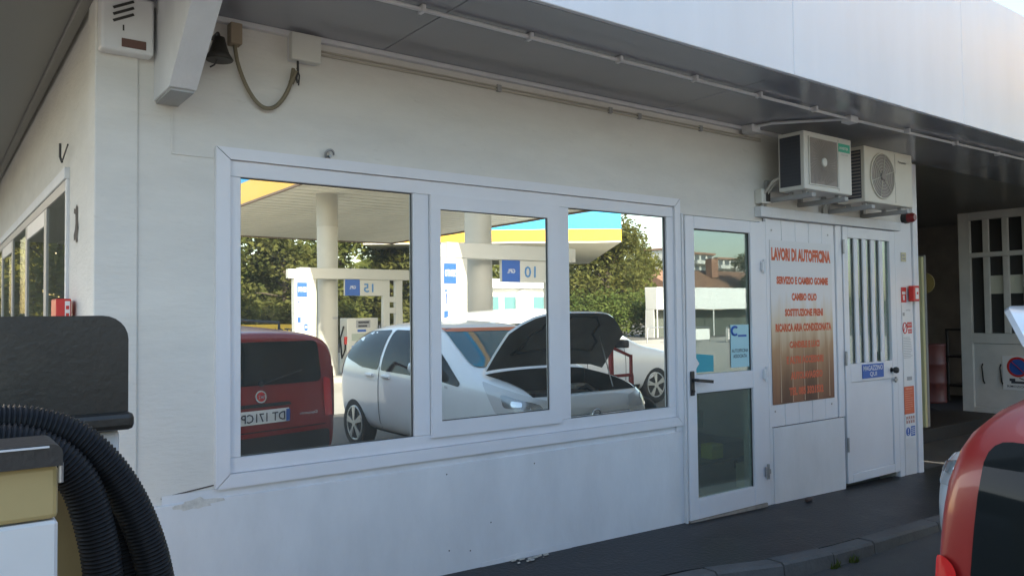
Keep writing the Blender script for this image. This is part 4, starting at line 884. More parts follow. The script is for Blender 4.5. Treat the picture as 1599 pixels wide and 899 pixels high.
for s_ in (1, -1):
    sd_ = 'L' if s_ > 0 else 'R'
    obj('side_window', patch(bv, [(.27, 1.08), (.75, .98), (1.18, .965), (1.18, 1.42), (.55, 1.40), (.33, 1.34)], sd_, .005, .06), GLS, t)
    obj('side_window', patch(bv, [(1.24, .965), (2.08, .94), (2.10, 1.32), (1.85, 1.41), (1.24, 1.42)], sd_, .005, .04), GLS, t)
    obj('quarter_window', patch(bv, [(2.14, .95), (2.80, .885), (2.82, .92), (2.14, 1.29)], sd_, .005, .03), GLS, t)
    obj('door_seam', patch(bv, [(1.20, .32), (1.212, .32), (1.212, 1.0), (1.20, 1.0)], sd_, .003, 0, 8), SEAM, t)
    obj('door_seam', patch(bv, [(2.42, .34), (2.432, .34), (2.452, .97), (2.44, .97)], sd_, .003, 0, 8), SEAM, t)
    for a in (.90, 1.30):
        y_ = bv.ray_cast(Vector((a+.1, s_*3, .90)), Vector((0, -s_, 0)))[0].y; obj('door_handle', MB().box((a, y_-.004*s_, .885), (a+.18, y_+.028*s_, .918), .008), WHC, t)
    y_ = bv.ray_cast(Vector((2.2, s_*3, .98)), Vector((0, -s_, 0)))[0].y
    mr = MB(); bm = bmesh.new(); bmesh.ops.create_icosphere(bm, subdivisions=2, radius=1)
    for v in bm.verts: v.co = Vector((2.26+v.co.x*.075, y_+s_*.12+v.co.y*.115, 1.05+v.co.z*.085))
    mo = obj('door_mirror', mr.frombm(bm, True), WHC, t); obj('mirror_foot', MB().box((2.22, y_-.0*s_, .95), (2.29, y_+.10*s_, .985), .006), TRIM, mo)
    fl = 'FL' if s_ > 0 else 'FR'
    hl_ = obj('headlight', patch(bv, [(4.14, .955), (4.00, .68), (3.42, .69), (3.46, .79)], fl, .010, .03, 7), LCLR, t)
    obj('lamp_reflector', patch(bv, [(3.96, .86), (3.93, .745), (3.58, .745), (3.62, .785)], fl, .013, .03, 4), mat('lamp reflector', (.34, .35, .36), .2, .6), hl_)
    obj('lamp_bowl', patch(bv, [(3.86, .81), (3.86, .76), (3.76, .76), (3.76, .80)], fl, .016, .02, 2), CHROME, hl_)
    obj('tail_lamp', patch(bv, [(.06, .86), (.17, .86), (.24, 1.16), (.16, 1.18)], sd_, .006, .03), LRED, t)
    obj('sill_moulding', patch(bv, [(1.0, .24), (2.75, .24), (2.75, .30), (1.0, .30)], sd_, .01, .01, 3), TRIM, t)
    for x_ in (.55, 3.12): wheel(t, x_, s_*.755, .305, s_)
    obj('indicator', patch(bv, [(2.56, .86), (2.62, .85), (2.62, .875), (2.56, .885)], sd_, .006, .006, 1), LCLR, t)
obj('windscreen', patch(bv, [(-.67, 1.065), (.67, 1.065), (.555, 1.43), (-.555, 1.43)], 'F', .014, .05, 9), GLT, t)
obj('sun_strip', patch(bv, [(-.56, 1.395), (.56, 1.395), (.552, 1.43), (-.552, 1.43)], 'F', .018, .01, 9), mat('orange strip', (.55, .15, .06), .4), t)
gr = obj('grille', patch(bv, [(-.44, .585), (.44, .585), (.46, .665), (-.46, .665)], 'F', .008, .02), TRIM, t)
xg = bv.ray_cast(Vector((9, 0, .65)), Vector((-1, 0, 0)))[0].x
cb = patch(bv, [(-.45, .640), (.45, .640), (.45, .662), (-.45, .662)], 'F', .022, .005, 8); obj('chrome_bar', cb, CHROME, gr)
em = MB(); em.tube([(xg+.03, .052*math.cos(q), .65+.052*math.sin(q)) for q in [2*math.pi*k/24 for k in range(25)]], .008, 6); em.tube([(xg+.032, .05, .66), (xg+.034, .012, .655), (xg+.034, -.012, .645), (xg+.032, -.05, .64)], .007, 5); obj('emblem', em, CHROME, gr)
obj('lower_intake', patch(bv, [(-.48, .40), (.48, .40), (.46, .50), (-.46, .50)], 'F', .008, .03), TRIM, t)
# engine bay contents
en = thing('engine_bay', None, None, (0, 0, 0)); en.parent = t
obj('engine_cover', MB().box((3.10, -.28, .62), (3.55, .26, .83), .02), DARKM, en); obj('battery', MB().box((3.12, .34, .62), (3.40, .56, .84), .008), BLACKP, en); obj('expansion_tank', MB().box((3.05, -.56, .7), (3.22, -.36, .86), .02), mat('milky plastic', (.4, .4, .38), .4), en)
tb = MB(); tb.tube([(3.2, -.32, .75), (3.3, -.45, .84), (3.5, -.40, .80), (3.62, -.2, .78)], .03, 8); obj('coolant_hose', tb, BLACKP, en)
# bonnet: copy of the body surface turned up about its rear edge
hz = bv.ray_cast(Vector((3.03, 0, 4)), Vector((0, 0, -1)))[0].z
nu, nv = 10, 14; ang = R(54); outer = []; inner = []
for i in range(nu+1):
    for j in range(nv+1):
        v_ = -1+2*j/nv; xx = 3.05+(.80-.30*v_*v_*abs(v_))*i/nu; yy = v_*((.70 if v_ > 0 else .80)-.02*(i/nu)**2)
        h = bv.ray_cast(Vector((xx, yy, 4)), Vector((0, 0, -1)))
        p = h[0]; 
        def rot(p): dx, dz = p.x-3.03, p.z-hz; return Vector((3.03+dx*math.cos(ang)-dz*math.sin(ang), p.y, hz+.03+dx*math.sin(ang)+dz*math.cos(ang)))
        outer.append(rot(p+Vector((0, 0, .006)))); inner.append(rot(p-Vector((0, 0, .022))))
W_ = nv+1; F = [(i*W_+j, i*W_+j+1, (i+1)*W_+j+1, (i+1)*W_+j) for i in range(nu) for j in range(nv)]
bn = obj('bonnet', MB().add(outer, F, True), WHC, t)
N0 = len(outer); rim = MB(); ring_ = [j for j in range(W_)]+[i*W_+nv for i in range(1, nu+1)]+[nu*W_+j for j in range(nv-1, -1, -1)]+[i*W_ for i in range(nu-1, 0, -1)]
rv = [outer[i] for i in ring_]+[inner[i] for i in ring_]; nr = len(ring_)
obj('bonnet_edge', rim.add(rv, [(k, (k+1) % nr, (k+1) % nr+nr, k+nr) for k in range(nr)]), WHC, bn)
obj('bonnet_lining', MB().add([p-Vector((0, 0, .0)) for p in inner], F, True), mat('bonnet underside', (.15, .145, .13), .5, var=.3, scale=5, bump=.4, bscale=12), bn)
rb = MB()
for a, b in (((3, 2), (9, 4)), ((3, 12), (9, 10)), ((9, 4), (9, 10)), ((3, 2), (3, 12)), ((3, 7), (9, 7))):
    rb.tube([inner[(a[0]+(b[0]-a[0])*k//6)*W_+(a[1]+(b[1]-a[1])*k//6)]-Vector((0, 0, .012)) for k in range(7)], .012, 5)
obj('stiffening_rib', rb, TRIM, bn)
obj('prop_rod', MB().rod((3.62, -.50, .86), inner[6*W_+2]-Vector((0, 0, .01)), .006), STEEL, t)

# --- white estate in the sun behind
t = car_root('white_estate_car', 'sunlit white estate car standing side on behind the open bonnet', (5.60, -6.72, ZG), (1, 0))
st = [(.0, .40, .55, .72, .66, .72, .62), (.05, .32, .72, 1.0, .76, .80, .70), (.14, .27, .96, 1.25, .80, .83, .66), (.40, .25, .99, 1.56, .82, .845, .60), (.9, .23, .99, 1.65, .83, .85, .62), (2.0, .22, .97, 1.69, .83, .85, .62), (2.9, .22, .95, 1.63, .83, .85, .60), (3.80, .22, .94, 1.08, .83, .84, .62),
      (3.98, .22, .92, 1.03, .82, .835, .66), (4.45, .25, .84, .95, .80, .82, .64), (4.80, .28, .70, .84, .72, .76, .58), (4.98, .34, .54, .68, .60, .66, .5), (5.04, .40, .5, .58, .5, .54, .4)]
me, bv = car_body(st, [(1.0, .36), (4.12, .36)]); body_obj(me, WHC, t, [(1.0, .36), (4.12, .36)])
for s_ in (1, -1):
    sd_ = 'L' if s_ > 0 else 'R'
    obj('side_window', patch(bv, [(.55, 1.05), (1.45, 1.03), (1.45, 1.45), (.75, 1.43)], sd_, .005, .05), GLS, t)
    obj('side_window', patch(bv, [(1.52, 1.03), (2.45, 1.01), (2.45, 1.47), (1.52, 1.46)], sd_, .005, .04), GLS, t)
    obj('side_window', patch(bv, [(2.52, 1.01), (3.50, .985), (3.0, 1.40), (2.52, 1.46)], sd_, .005, .04), GLS, t)
    for x_ in (1.48, 2.48, 3.35): obj('door_seam', patch(bv, [(x_, .32), (x_+.012, .32), (x_+.012, .99), (x_, .99)], sd_, .003, 0, 8), SEAM, t)
    obj('sill_moulding', patch(bv, [(1.42, .26), (3.72, .26), (3.72, .36), (1.42, .36)], sd_, .012, .015, 3), TRIM, t)
    for x_ in (1.0, 4.12): wheel(t, x_, s_*.75, .32, s_)
    obj('headlight', patch(bv, [(s_*.42, .62), (s_*.68, .64), (s_*.70, .80), (s_*.50, .76)], 'F', .007, .03), LCLR, t)
    obj('tail_lamp', patch(bv, [(.06, .86), (.18, .86), (.26, 1.25), (.18, 1.25)], sd_, .006, .03), LRED, t)
    y_ = bv.ray_cast(Vector((3.3, s_*3, .96)), Vector((0, -s_, 0)))[0].y; obj('door_mirror', MB().box((3.18, y_-.02*s_, 1.0), (3.32, y_+.17*s_, 1.13), .03), TRIM, t)
    y2 = bv.ray_cast(Vector((1.75, s_*3, .90)), Vector((0, -s_, 0)))[0].y; obj('door_handle', MB().box((1.58, y2-.004*s_, .885), (1.76, y2+.028*s_, .918), .008), WHC, t)
obj('windscreen', patch(bv, [(-.62, 1.09), (.62, 1.09), (.55, 1.50), (-.55, 1.50)], 'F', .005, .05), GLS, t)
# --- things between the cars
t = thing('red_stand', 'red tubular steel stand between the raised bonnet and the white estate', 'stand', (6.0, -3.3, ZG))
RS = mat('red stand paint', (.36, .045, .035), .5, var=.2, scale=12)
for a, b in (((5.97, -3.1, 1.06), (5.97, -3.1, ZG)), ((6.30, -3.1, .70), (6.30, -3.1, ZG))): obj('post', MB().bar(a, b, .045, .045), RS, t)
obj('top_rail', MB().bar((5.97, -3.1, 1.05), (6.30, -3.1, .93), .03, .03), RS, t); obj('cross_rail', MB().bar((5.55, -3.1, .70), (6.32, -3.1, .705), .035, .035), RS, t)
obj('post', MB().bar((6.30, -3.1, .95), (6.30, -3.1, .701), .03, .03), RS, t); obj('foot', MB().box((5.5, -3.25, ZG), (6.4, -2.95, ZG+.03)), RS, t)
t = thing('loose_tyre', 'loose black tyre standing beside the nose of the white compact car', 'tyre', (5.85, -2.85, ZG))
tm = MB().lathe([(.19, -.09), (.27, -.10), (.31, -.07), (.315, 0), (.31, .07), (.27, .10), (.19, .09)], (5.98, -2.70, ZG+.33), 'y', 30); obj('casing', tm, RUB, t); obj('inner_rim', MB().lathe([(.19, -.08), (.17, 0), (.19, .08)], (5.98, -2.70, ZG+.33), 'y', 24), DARKM, t)
# ------------------------------------------------------------------ petrol forecourt (behind the viewer, mirrored in the panes)
CH = 4.45
obj('forecourt_slab', MB().add([(-14, -8.2, ZG+.004), (46, -8.2, ZG+.004), (46, -28, ZG+.004), (-14, -28, ZG+.004)], [(0, 1, 2, 3)]), mat('forecourt concrete', (.40, .375, .33), .85, var=.2, scale=.7, bump=.3, bscale=60, stain=((.12, .115, .105), .9, .6, .6)), kind='structure', loc=(20, -18, ZG))  # concrete forecourt, widened out of view to bounce light up to the soffit
def canopy(x0, x1, y0, y1, label, cols, nm='fuel_canopy'):
    t = thing(nm, label, 'canopy', ((x0+x1)/2, (y0+y1)/2, ZG))
    sl = MB(); y = y0+.05; n = 0
    while y < y1-.1:
        sl.box((x0+.06, y, CH+.008*(n % 2)), (x1-.06, y+.225, CH+.028)); y += .25; n += 1
    obj('soffit_slats', sl, CANW, t, kind='stuff')
    obj('deck', MB().box((x0+.05, y0+.04, CH+.03), (x1-.05, y1-.04, CH+1.1)), mat('canopy deck', (.25, .24, .22), .7), t)
    for a, b, c, d in ((x0, x0+.04, y0, y1), (x1-.04, x1, y0, y1), (x0+.041, x1-.041, y0, y0+.04), (x0+.041, x1-.041, y1-.04, y1)):
        obj('yellow_fascia', MB().box((a, c, CH+.0), (b, d, CH+.55)), CANY, t); obj('blue_fascia', MB().box((a, c, CH+.551), (b, d, CH+1.25)), CANB, t)
        obj('fascia_edge', MB().box((a-.012, c-.012, CH-.05), (b+.012, d+.012, CH-.001)), CANE, t)
    for cx, cy in cols:
        c = MB().lathe([(.25, ZG), (.25, 3.64)], (cx, cy, 0), 'z', 32); co = obj('column', c, mat('column cream', (.52, .50, .45), .5, var=.06), t)
        obj('column_head', MB().lathe([(.262, 3.641), (.262, CH)], (cx, cy, 0), 'z', 32), mat('column head', (.45, .43, .38), .5), co)
        obj('column_mark', MB().box((cx+.02, cy+.2485, 1.38), (cx+.16, cy+.2535, 1.43)), INKG, co)
    return t
canopy(6.13, 14.95, -25.5, -9.15, 'far fuel canopy with slatted soffit, yellow and blue fascia', [(7.33, -14.5)])
canopy(6.13, 14.95, -8.9, -2.8, 'unseen near fuel canopy added to shade the nearer island, with slatted soffit, yellow and blue fascia', [(7.40, -8.05)])  # out of view, placed to shade the tops of nearer column and gantry
GAN = mat('gantry cream', (.60, .585, .54), .45, var=.05, scale=2)
def board_text(t, x, y, items, m):
    for txt, x_, z_, w_, h_ in items: obj('lettering', text_mb(txt, x_, z_, w_, h_, y, 1), m, t)
def gantry(yf, num, zo, label, slab):
    t = thing('pump_gantry', label, 'gantry', (7.8, yf, ZG), 'gantries over the pump islands')
    z0, z1 = 2.34+zo, 2.60+zo
    obj('beam', MB().box((6.42, yf-.22, z0), (9.32, yf+.02, z1), .01), GAN, t); obj('beam_end', MB().box((6.16, yf-.18, z0), (6.418, yf-.02, z1-.04), .01), GAN, t)
    p = obj('price_post', MB().box((6.30, yf-.20, ZG), (6.83, yf-.0, z0-.002), .006), GAN, t)
    y = yf+.003
    hb = obj('header_board', MB().box((6.36, y-.002, z0-.44), (6.60, y+.004, z0-.10)), BLUEP, p)
    ls = MB(); x0 = 6.585
    for txt, z_, w_, h_ in (('SERVITO', z0-.325, .205, .12),): obj('lettering', text_mb(txt, x0, z_, w_, h_, y+.006, 1), PAPER, hb)
    man = MB(); man.lathe([(.022, 0), (.022, .004)], (6.40, y, z0-.56), 'y', 12); man.bar((6.40, y+.002, z0-.60), (6.40, y+.002, z0-.74), .05, .004); man.bar((6.40, y+.0022, z0-.74), (6.37, y+.0022, z0-.86), .022, .004); man.bar((6.40, y+.0024, z0-.74), (6.44, y+.0024, z0-.86), .022, .004); man.bar((6.40, y+.0026, z0-.62), (6.46, y+.0026, z0-.70), .016, .004)
    obj('pictogram', man, BLUEP, p); obj('pictogram', MB().box((6.36, y, z0-1.02), (6.44, y+.004, z0-.90), .02), BLUEP, p)
    tx = []
    for txt, z_, h_, w_ in (('0', z0-.56, .07, .035), ('NETTO', z0-.645, .035, .12), ('SCONTO', z0-.705, .035, .14), ('0', z0-.80, .07, .035), ('SELF', z0-.885, .035, .09), ('APERTO', z0-.95, .03, .14)): obj('lettering', text_mb(txt, 6.60, z_, w_, h_, y+.001, 1), INKG, p)
    pb = obj('price_display', MB().box((6.36, y-.002, z0-1.21), (6.52, y+.004, z0-1.05)), INKG, p); obj('price_badge', MB().box((6.525, y-.002, z0-1.21), (6.61, y+.004, z0-1.05)), BLUEP, p); obj('badge_mark', MB().box((6.545, y+.0045, z0-1.15), (6.59, y+.0055, z0-1.10)), PAPER, p)
    pb = obj('small_plate', MB().box((6.46, y-.002, z0-1.50), (6.58, y+.004, z0-1.40)), BLUEP, p); obj('plate_centre', MB().box((6.475, y+.0045, z0-1.485), (6.565, y+.0055, z0-1.415)), PAPER, p)
    s = obj('hanging_board', MB().box((7.58, yf-.10, z0-.40), (8.64, yf-.02, z0-.004), .004), GAN, t)
    yb_ = yf-.018
    obj('blue_field', MB().box((7.58, yb_-.001, z0-.40), (7.97, yb_+.003, z0-.004)), BLUEP, s); obj('lettering', text_mb('GPL', 7.865, z0-.235, .17, .075, yb_+.004, 1), PAPER, s); obj('lettering', text_mb(num, 8.33, z0-.315, .26, .215, yb_+.004, 1), mat('number blue', (.06, .22, .50), .5), s)
    f = MB(); f.box((8.62, yf-.16, ZG), (8.80, yf-.04, z0-.002), .005); f.box((8.97, yf-.16, ZG), (9.16, yf-.04, z0-.002), .005); obj('frame_post', f, GAN, t)
    f2 = MB()
    for z in (.9, 1.50, 1.78): f2.box((8.801, yf-.13, z), (8.969, yf-.05, z+.14), .004)
    obj('rung_plate', f2, GAN, t)
    obj('island_base', MB().box((6.0, yf-.7, ZG-.02), (9.6, yf+.35, ZG+.14), .02), mat('island concrete', (.34, .33, .31), .8, var=.2), t)
    return t
gantry(-14.0, '15', .0, 'cream pump gantry with blue GPL board numbered 15, the farther island', 0)
gantry(-7.55, '10', .08, 'cream pump gantry with blue GPL board numbered 10, the nearer island', 0)
def dispenser(x0, y, label):
    t = thing('fuel_dispenser', label, 'fuel pump', (x0+.4, y, ZG), 'fuel dispensers on the islands'); m_ = mat('dispenser white', (.62, .61, .57), .45, var=.05)
    obj('cabinet', MB().box((x0, y-.45, ZG+.14), (x0+.86, y-.02, 1.40), .02), m_, t)
    d = obj('display', MB().box((x0+.24, y-.021, 1.16), (x0+.64, y-.012, 1.35), .003), INKG, t); obj('digits', MB().box((x0+.30, y-.0115, 1.27), (x0+.60, y-.0105, 1.32)).box((x0+.30, y-.0115, 1.18), (x0+.55, y-.0105, 1.23)), INK, d)
    obj('blue_plate', MB().box((x0+.28, y-.021, 1.06), (x0+.52, y-.013, 1.12)), BLUEP, t); obj('blue_panel', MB().box((x0+.12, y-.021, .58), (x0+.78, y-.013, .72)), BLUEP, t); obj('red_panel', MB().box((x0+.12, y-.021, .44), (x0+.78, y-.013, .565)), REDO, t)
    obj('screen', MB().box((x0+.12, y-.021, .84), (x0+.66, y-.014, 1.02)), mat('pale screen', (.38, .42, .36), .3), t)
    h = MB(); h.tube([(x0-.01, y-.2, 1.2), (x0-.12, y-.15, .9), (x0-.10, y-.1, .4), (x0-.04, y-.05, .62), (x0-.03, y-.05, .80)], .022, 8); obj('fuel_hose', h, HOSEM, t)
    obj('nozzle', MB().bar((x0-.035, y-.05, .76), (x0-.035, y-.03, .95), .05, .06), REDP, t)
dispenser(7.76, -14.3, 'white fuel dispenser with blue and red panels on the farther island')
dispenser(7.76, -7.85, 'white fuel dispenser with blue and red panels on the nearer island')
# skewed canopy further off
t = thing('skewed_canopy', 'distant canopy with blue over yellow fascia, set at an angle beyond the pumps', 'canopy', (26, -30, ZG))
P1, P2, P3 = Vector((17.0, -32.5, 5.1)), Vector((27.54, -24.81, 5.1)), Vector((38.0, -38.8, 5.1)); P4 = P1+(P3-P2)
def slab(z0, z1, g=0):
    c = (P1+P3)/2; v = []
    for z in (z0, z1):
        for p in (P1, P2, P3, P4): q = p+(c-p).normalized()*g; v.append((q.x, q.y, z))
    return MB().add(v, [(0, 1, 2, 3), (7, 6, 5, 4)]+[(i, (i+1) % 4, (i+1) % 4+4, i+4) for i in range(4)])
obj('yellow_fascia', slab(5.10, 5.68), CANY, t); obj('blue_fascia', slab(5.681, 6.75), CANB, t); obj('soffit', slab(5.02, 5.099, .05), CANW, t)
for q in (.22, .78):
    a = P1.lerp(P2, q); b = P4.lerp(P3, q)
    for k in (.3, .75):
        c = a.lerp(b, k); obj('column', MB().lathe([(.28, ZG), (.28, 5.0)], (c.x, c.y, 0), 'z', 20), mat('column cream', (.52, .50, .45), .5), t)
# kiosk beneath
t = thing('kiosk', 'low white kiosk with pale windows beyond the pumps', 'kiosk', (20, -24, ZG))
obj('wall', MB().box((18.0, -27, ZG), (22.6, -24.05, 2.55)), WHITEB, t); obj('roof', MB().box((17.7, -27.3, 2.56), (22.9, -23.7, 2.95), .01), WHITEB, t)
for x in (18.5, 19.6, 21.2): obj('window', MB().box((x, -24.049, .9), (x+.8, -24.03, 2.2)), mat('kiosk glass', (.10, .22, .24), .15), t)
obj('rounded_pillar', MB().lathe([(.34, ZG), (.34, 2.2), (.28, 2.36), (.15, 2.45), (.02, 2.47)], (20.5, -23.9, 0), 'z', 20), WHITEB, t)
# banner fence
t = thing('yellow_banner', 'yellow banner with dark lettering stretched low before the trees', 'banner', (9.8, -27, ZG))
obj('cloth', MB().box((8.6, -27.03, .45), (11.8, -27, 1.15)), mat('banner yellow', (.62, .42, .05), .6), t); obj('lettering', text_mb('AUTOLAVAGGIO', 11.65, .62, 2.9, .38, -26.995, 1), INK, t)
for x in (8.55, 11.83): obj('stake', MB().rod((x, -27.02, ZG), (x, -27.02, 1.3), .03), STEEL, t)
# white shelter seen in the door glass
t = thing('white_shelter', 'long white shelter with deep white valance and open side darkened as shade', 'shelter', (40, -32, ZG))
obj('valance', MB().box((35.6, -31.0, 1.62), (49, -30, 3.02), .03), WHITEB, t); obj('shade_sheet', MB().box((35.7, -31.1, ZG), (49, -31.01, 1.6)), mat('painted shade', (.07, .08, .07), .8), t)  # dark backing painted in for the shade below the valance
for x in (35.7, 38.4, 41.0, 44.5, 48.9): obj('post', MB().rod((x, -30.1, ZG), (x, -30.1, 1.61), .045), WHITE2, t)
obj('end_curtain', MB().prism([(-30.3, ZG), (-31.0, ZG), (-31.0, 1.61), (-30.3, 1.61)], 'x', 35.6, 35.63), WHITEB, t)
BG = 'white boards on tubular frames across the yard'
for k, (x, y) in enumerate(((31.4, -23.2), (33.0, -22.2), (29.6, -24.4))):
    t = thing('frame_board', ('left', 'right', 'far left')[k]+' white board in a tubular hoop frame across the yard', 'board', (x, y, ZG), BG)
    fr_ = MB(); fr_.tube([(x-.75, y, ZG), (x-.75, y, .55), (x-.68, y, .66), (x+.68, y, .66), (x+.75, y, .55), (x+.75, y, ZG)], .03, 6); obj('hoop', fr_, STEEL, t)
    if k < 2:
        obj('board', MB().box((x-.68, y+.02, ZG+.16), (x+.68, y+.05, .58)), PAPER, t); ln = MB()
        for q in range(3): ln.box((x-.4, y+.0505, .42-.12*q), (x+.3, y+.052, .47-.12*q))
        if k == 1: obj('print', ln, REDO, t)
    else: obj('wheel', MB().lathe([(.22, -.05), (.24, 0), (.22, .05)], (x+.9, y, ZG+.24), 'y', 18), RUB, t)
# house and flats in the distance
t = thing('tiled_house', 'low cream house with brown tiled roof and chimney in the distance', 'house', (79, -64, ZG))
obj('wall', MB().box((72, -70, ZG), (92, -61, 4.4)), mat('cream render', (.60, .52, .40), .8), t); obj('roof', MB().prism([(-60.2, 4.3), (-65.5, 6.9), (-70.8, 4.3)], 'x', 71, 93), mat('brown roof tiles', (.24, .13, .08), .8, var=.3, scale=3), t); obj('chimney', MB().box((81.3, -64, 5.8), (82.6, -63, 8.3)), mat('brick chimney', (.30, .16, .11), .8, var=.3), t)
t = thing('apartment_block', 'white apartment block with stepped terraces on the hill', 'apartment block', (176, -145, 5))
AP = mat('flats white', (.55, .54, .52), .7); AR = mat('flats roof', (.30, .17, .12), .8); AG = mat('flats glass', (.10, .11, .12), .3)
for k in range(4):
    xa = 158+9*k; zt = 18.2-1.1*k
    w_ = obj('wall', MB().box((xa, -152, ZG), (xa+8.8, -140+.8*k, zt)), AP, t); obj('roof', MB().box((xa-.3, -152.3, zt+.01), (xa+9.0, -139.4+.8*k, zt+.5)), AR, t)
    for f in range(3):
        zf = zt-2.9*(f+1)+.2; obj('balcony', MB().box((xa+.2, -140+.8*k, zf), (xa+8.6, -138.6+.8*k, zf+1.0)), AP, t)
        for j in range(3): obj('window', MB().box((xa+.8+2.7*j, -139.99+.8*k, zf+1.05), (xa+2.6+2.7*j, -139.9+.8*k, zf+2.4)), AG, t)
hl = MB(); pts = [(60, 0), (100, 4), (140, 8.5), (190, 10.5), (240, 9), (300, 5), (340, 0)]
v = []
for x, z in pts: v += [(x, -136, ZG-.1), (x, -150, z*.8), (x, -200, z*1.05), (x, -260, ZG-.1)]
f = [(i*4+k, i*4+k+1, (i+1)*4+k+1, (i+1)*4+k) for i in range(len(pts)-1) for k in range(3)]
obj('hill', hl.add(v, f, True), mat('hill green', (.05, .065, .03), .9, var=.4, scale=.1), kind='structure', loc=(180, -190, 0))
# ------------------------------------------------------------------ trees and hedge
def leaf_cloud(mb, c, rad, n, s, rn, up=.3):
    for _ in range(n):
        while True:
            p = Vector((rn.uniform(-1, 1), rn.uniform(-1, 1), rn.uniform(-1, 1)))
            if .2 < p.length < 1: break
        p = p*(.55+.45*p.length); q = Vector((c[0]+p.x*rad[0], c[1]+p.y*rad[1], c[2]+p.z*rad[2]))
        a = Vector((rn.gauss(0, 1), rn.gauss(0, 1), rn.gauss(0, .6))).normalized(); b = a.cross(Vector((rn.gauss(0, 1), rn.gauss(0, 1), rn.gauss(0, 1)))).normalized(); k = s*rn.uniform(.6, 1.3)
        mb.add([q-a*k, q+b*k*.45, q+a*k, q-b*k*.45], [(0, 1, 2, 3)])
def make_tree(loc, h, r, seed, lm, label, group, leaves=8500, ls=.17, th=.25, nm='broadleaf_tree', low=False):
    rn = random.Random(seed); t = thing(nm, label, 'tree', loc, group); tk = MB(); x, y, z = loc
    top = Vector((x+rn.uniform(-.3, .3), y+rn.uniform(-.3, .3), z+h*.72)); tk.tube([(x, y, z), (x+.05, y, z+h*.2), (x-.05, y+.05, z+h*.45), top], [r*.075, r*.06, r*.045, r*.015], 8)
    cr = MB(); cl = []
    for k in range(26):
        a = rn.uniform(0, 6.283); e = rn.uniform(.0, 1); rr_ = r*math.sqrt(rn.random())*(1-.55*max(0, e-.45)/.55)*.92; zz = z+h*((.10 if low else th)+(.90-(.10 if low else th))*e); c = Vector((x+rr_*math.cos(a), y+rr_*math.sin(a), zz)); cl.append(c)
        s0 = Vector((x, y, z+h*(.2+.4*e))); tk.tube([s0, s0.lerp(c, .5)+Vector((0, 0, .15)), c], [r*.022, r*.014, r*.004], 5)
        q = rn.uniform(.26, .42)*r; leaf_cloud(cr, c, (q*1.15, q*1.15, q*.8), leaves//26, ls, rn)
    obj('trunk', tk, BARK, t); obj('crown', cr, lm, t); return t
TG = 'trees lining the back of the forecourt'
ta = make_tree((9.5, -31.5, ZG), 7.2, 2.5, 3, LEAF1, 'dark green tree, leftmost of the row behind the pumps', TG, low=True)
tb_ = make_tree((13.2, -33, ZG), 7.8, 2.7, 4, LEAF2, 'olive green tree directly behind the first pump column', TG, low=True)
NAMES = ['green tree between the two pump islands', 'bushy dark tree behind the GPL board numbered 15', 'green tree behind the price post of the nearer island', 'olive tree above the low kiosk', 'dark tree left of the skewed canopy', 'olive tree far left behind the yellow banner', 'dark tree behind the yellow banner']
for k, (src, x, y, rz, s_) in enumerate(((ta, 16.4, -33.5, 1.1, 1.05), (tb_, 19.6, -34.5, 2.3, 1.0), (ta, 22.8, -35, 3.9, 1.1), (tb_, 26.5, -44, .7, 1.1), (ta, 31, -47, 5.0, 1.15), (tb_, 6.6, -32, 4.2, 1.0), (ta, 11.2, -36, 2.0, 1.1))):
    c = copy_tree(src); c.location = (x, y, ZG); c.rotation_euler = (0, 0, rz); c.scale = (s_, s_, s_); c['label'] = NAMES[k]
make_tree((47.5, -47, ZG), 10.6, 4.6, 11, LEAF2, 'tall grey green tree right of the skewed canopy corner', 'tall trees beyond the hedge', leaves=8000, ls=.22)
c = copy_tree([o for o in COL.objects if o.get('label', '').startswith('tall grey green')][0]); c.location = (58, -56, ZG); c.rotation_euler = (0, 0, 2); c['label'] = 'tall tree farther right beyond the white shelter'
c = copy_tree([o for o in COL.objects if o.get('label', '').startswith('tall grey green')][0]); c.location = (40, -50, ZG); c.rotation_euler = (0, 0, 4); c.scale = (.75, .75, .62); c['label'] = 'rounded tree standing behind the hedge left part'
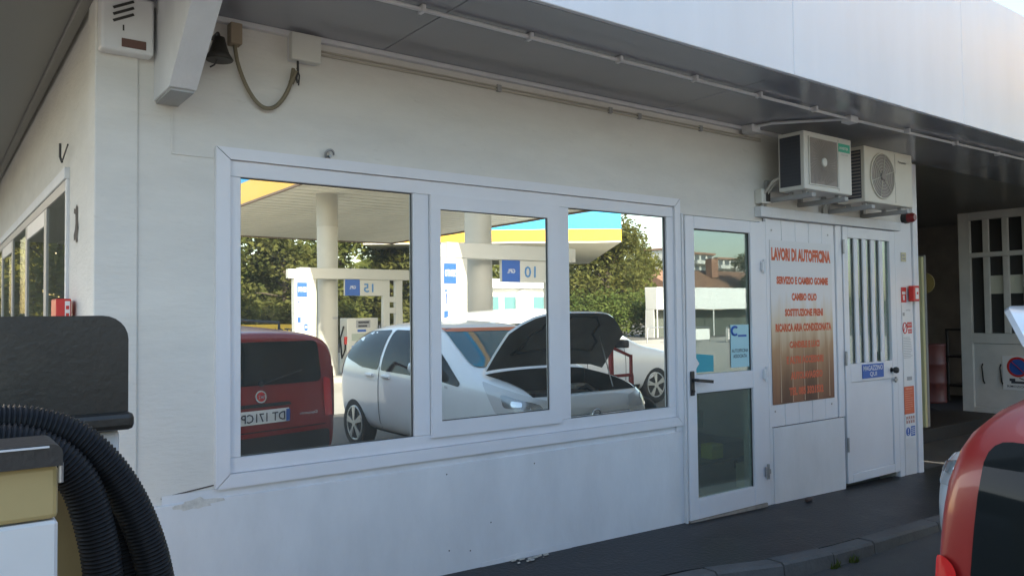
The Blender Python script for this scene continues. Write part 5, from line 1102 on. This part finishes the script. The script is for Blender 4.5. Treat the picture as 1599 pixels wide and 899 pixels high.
c = copy_tree([o for o in COL.objects if o.get('label', '').startswith('tall grey green')][0]); c.location = (84.5, -58, ZG); c.rotation_euler = (0, 0, 1); c.scale = (.9, .9, .88); c['label'] = 'tree standing beside the tiled house chimney'
hg = thing('hedge', 'clipped bright green hedge beyond the forecourt', 'hedge', (33, -33, ZG)); rn = random.Random(5); hm = MB()
for k in range(44):
    f = k/43; leaf_cloud(hm, (24+14.0*f, -33.5+.5*f+rn.uniform(-.2, .2), ZG+1.5+rn.uniform(-.1, .15)), (.7, .8, 1.65), 260, .13, rn)
obj('foliage', hm, LEAF3, hg)
hs = MB()
for k in range(12): hs.rod((24.6+.9*k, -33.4, ZG), (24.6+.9*k, -33.4, 1.6), .05, 5)
obj('stem', hs, BARK, hg)
wd = MB(); rn = random.Random(9)
for k in range(60): leaf_cloud(wd, (-2+.95*k, -50+rn.uniform(-2, 2), rn.uniform(1.8, 4.8)), (1.7, 1.2, 2.4), 260, .38, rn)
obj('distant_wood', wd, LEAF1, label='dense dark wood far behind the row of trees', cat='wood', kind='stuff')
# trees by the left side of the building, mirrored in the side windows
SG = 'trees beside the left flank of the building'
tl = make_tree((-2.0, 17.5, ZG), 5.6, 1.9, 21, LEAF2, 'sunlit olive tree mirrored in the first side window', SG, leaves=7000, ls=.12, low=True)
for k, (x, y, rz, s_) in enumerate(((-1.2, 24, 2, 1.15), (-4.6, 20, 4, 1.2), (-2.6, 30, 1, 1.3))):
    c = copy_tree(tl); c.location = (x, y, ZG); c.rotation_euler = (0, 0, rz); c.scale = (s_,)*3; c['label'] = ('olive tree farther along the left flank of the building', 'tall olive tree set back from the left flank', 'last olive tree at the end of the left flank')[k]
t = thing('garden_wall', 'low cream garden wall beyond the left flank of the building', 'wall', (-1, 34, ZG)); obj('render', MB().box((-6, 34, ZG), (3, 34.25, 1.6)), mat('cream render', (.6, .52, .4), .8), t); obj('coping', MB().box((-6.05, 33.95, 1.601), (3.05, 34.3, 1.68), .01), WHITE2, t)
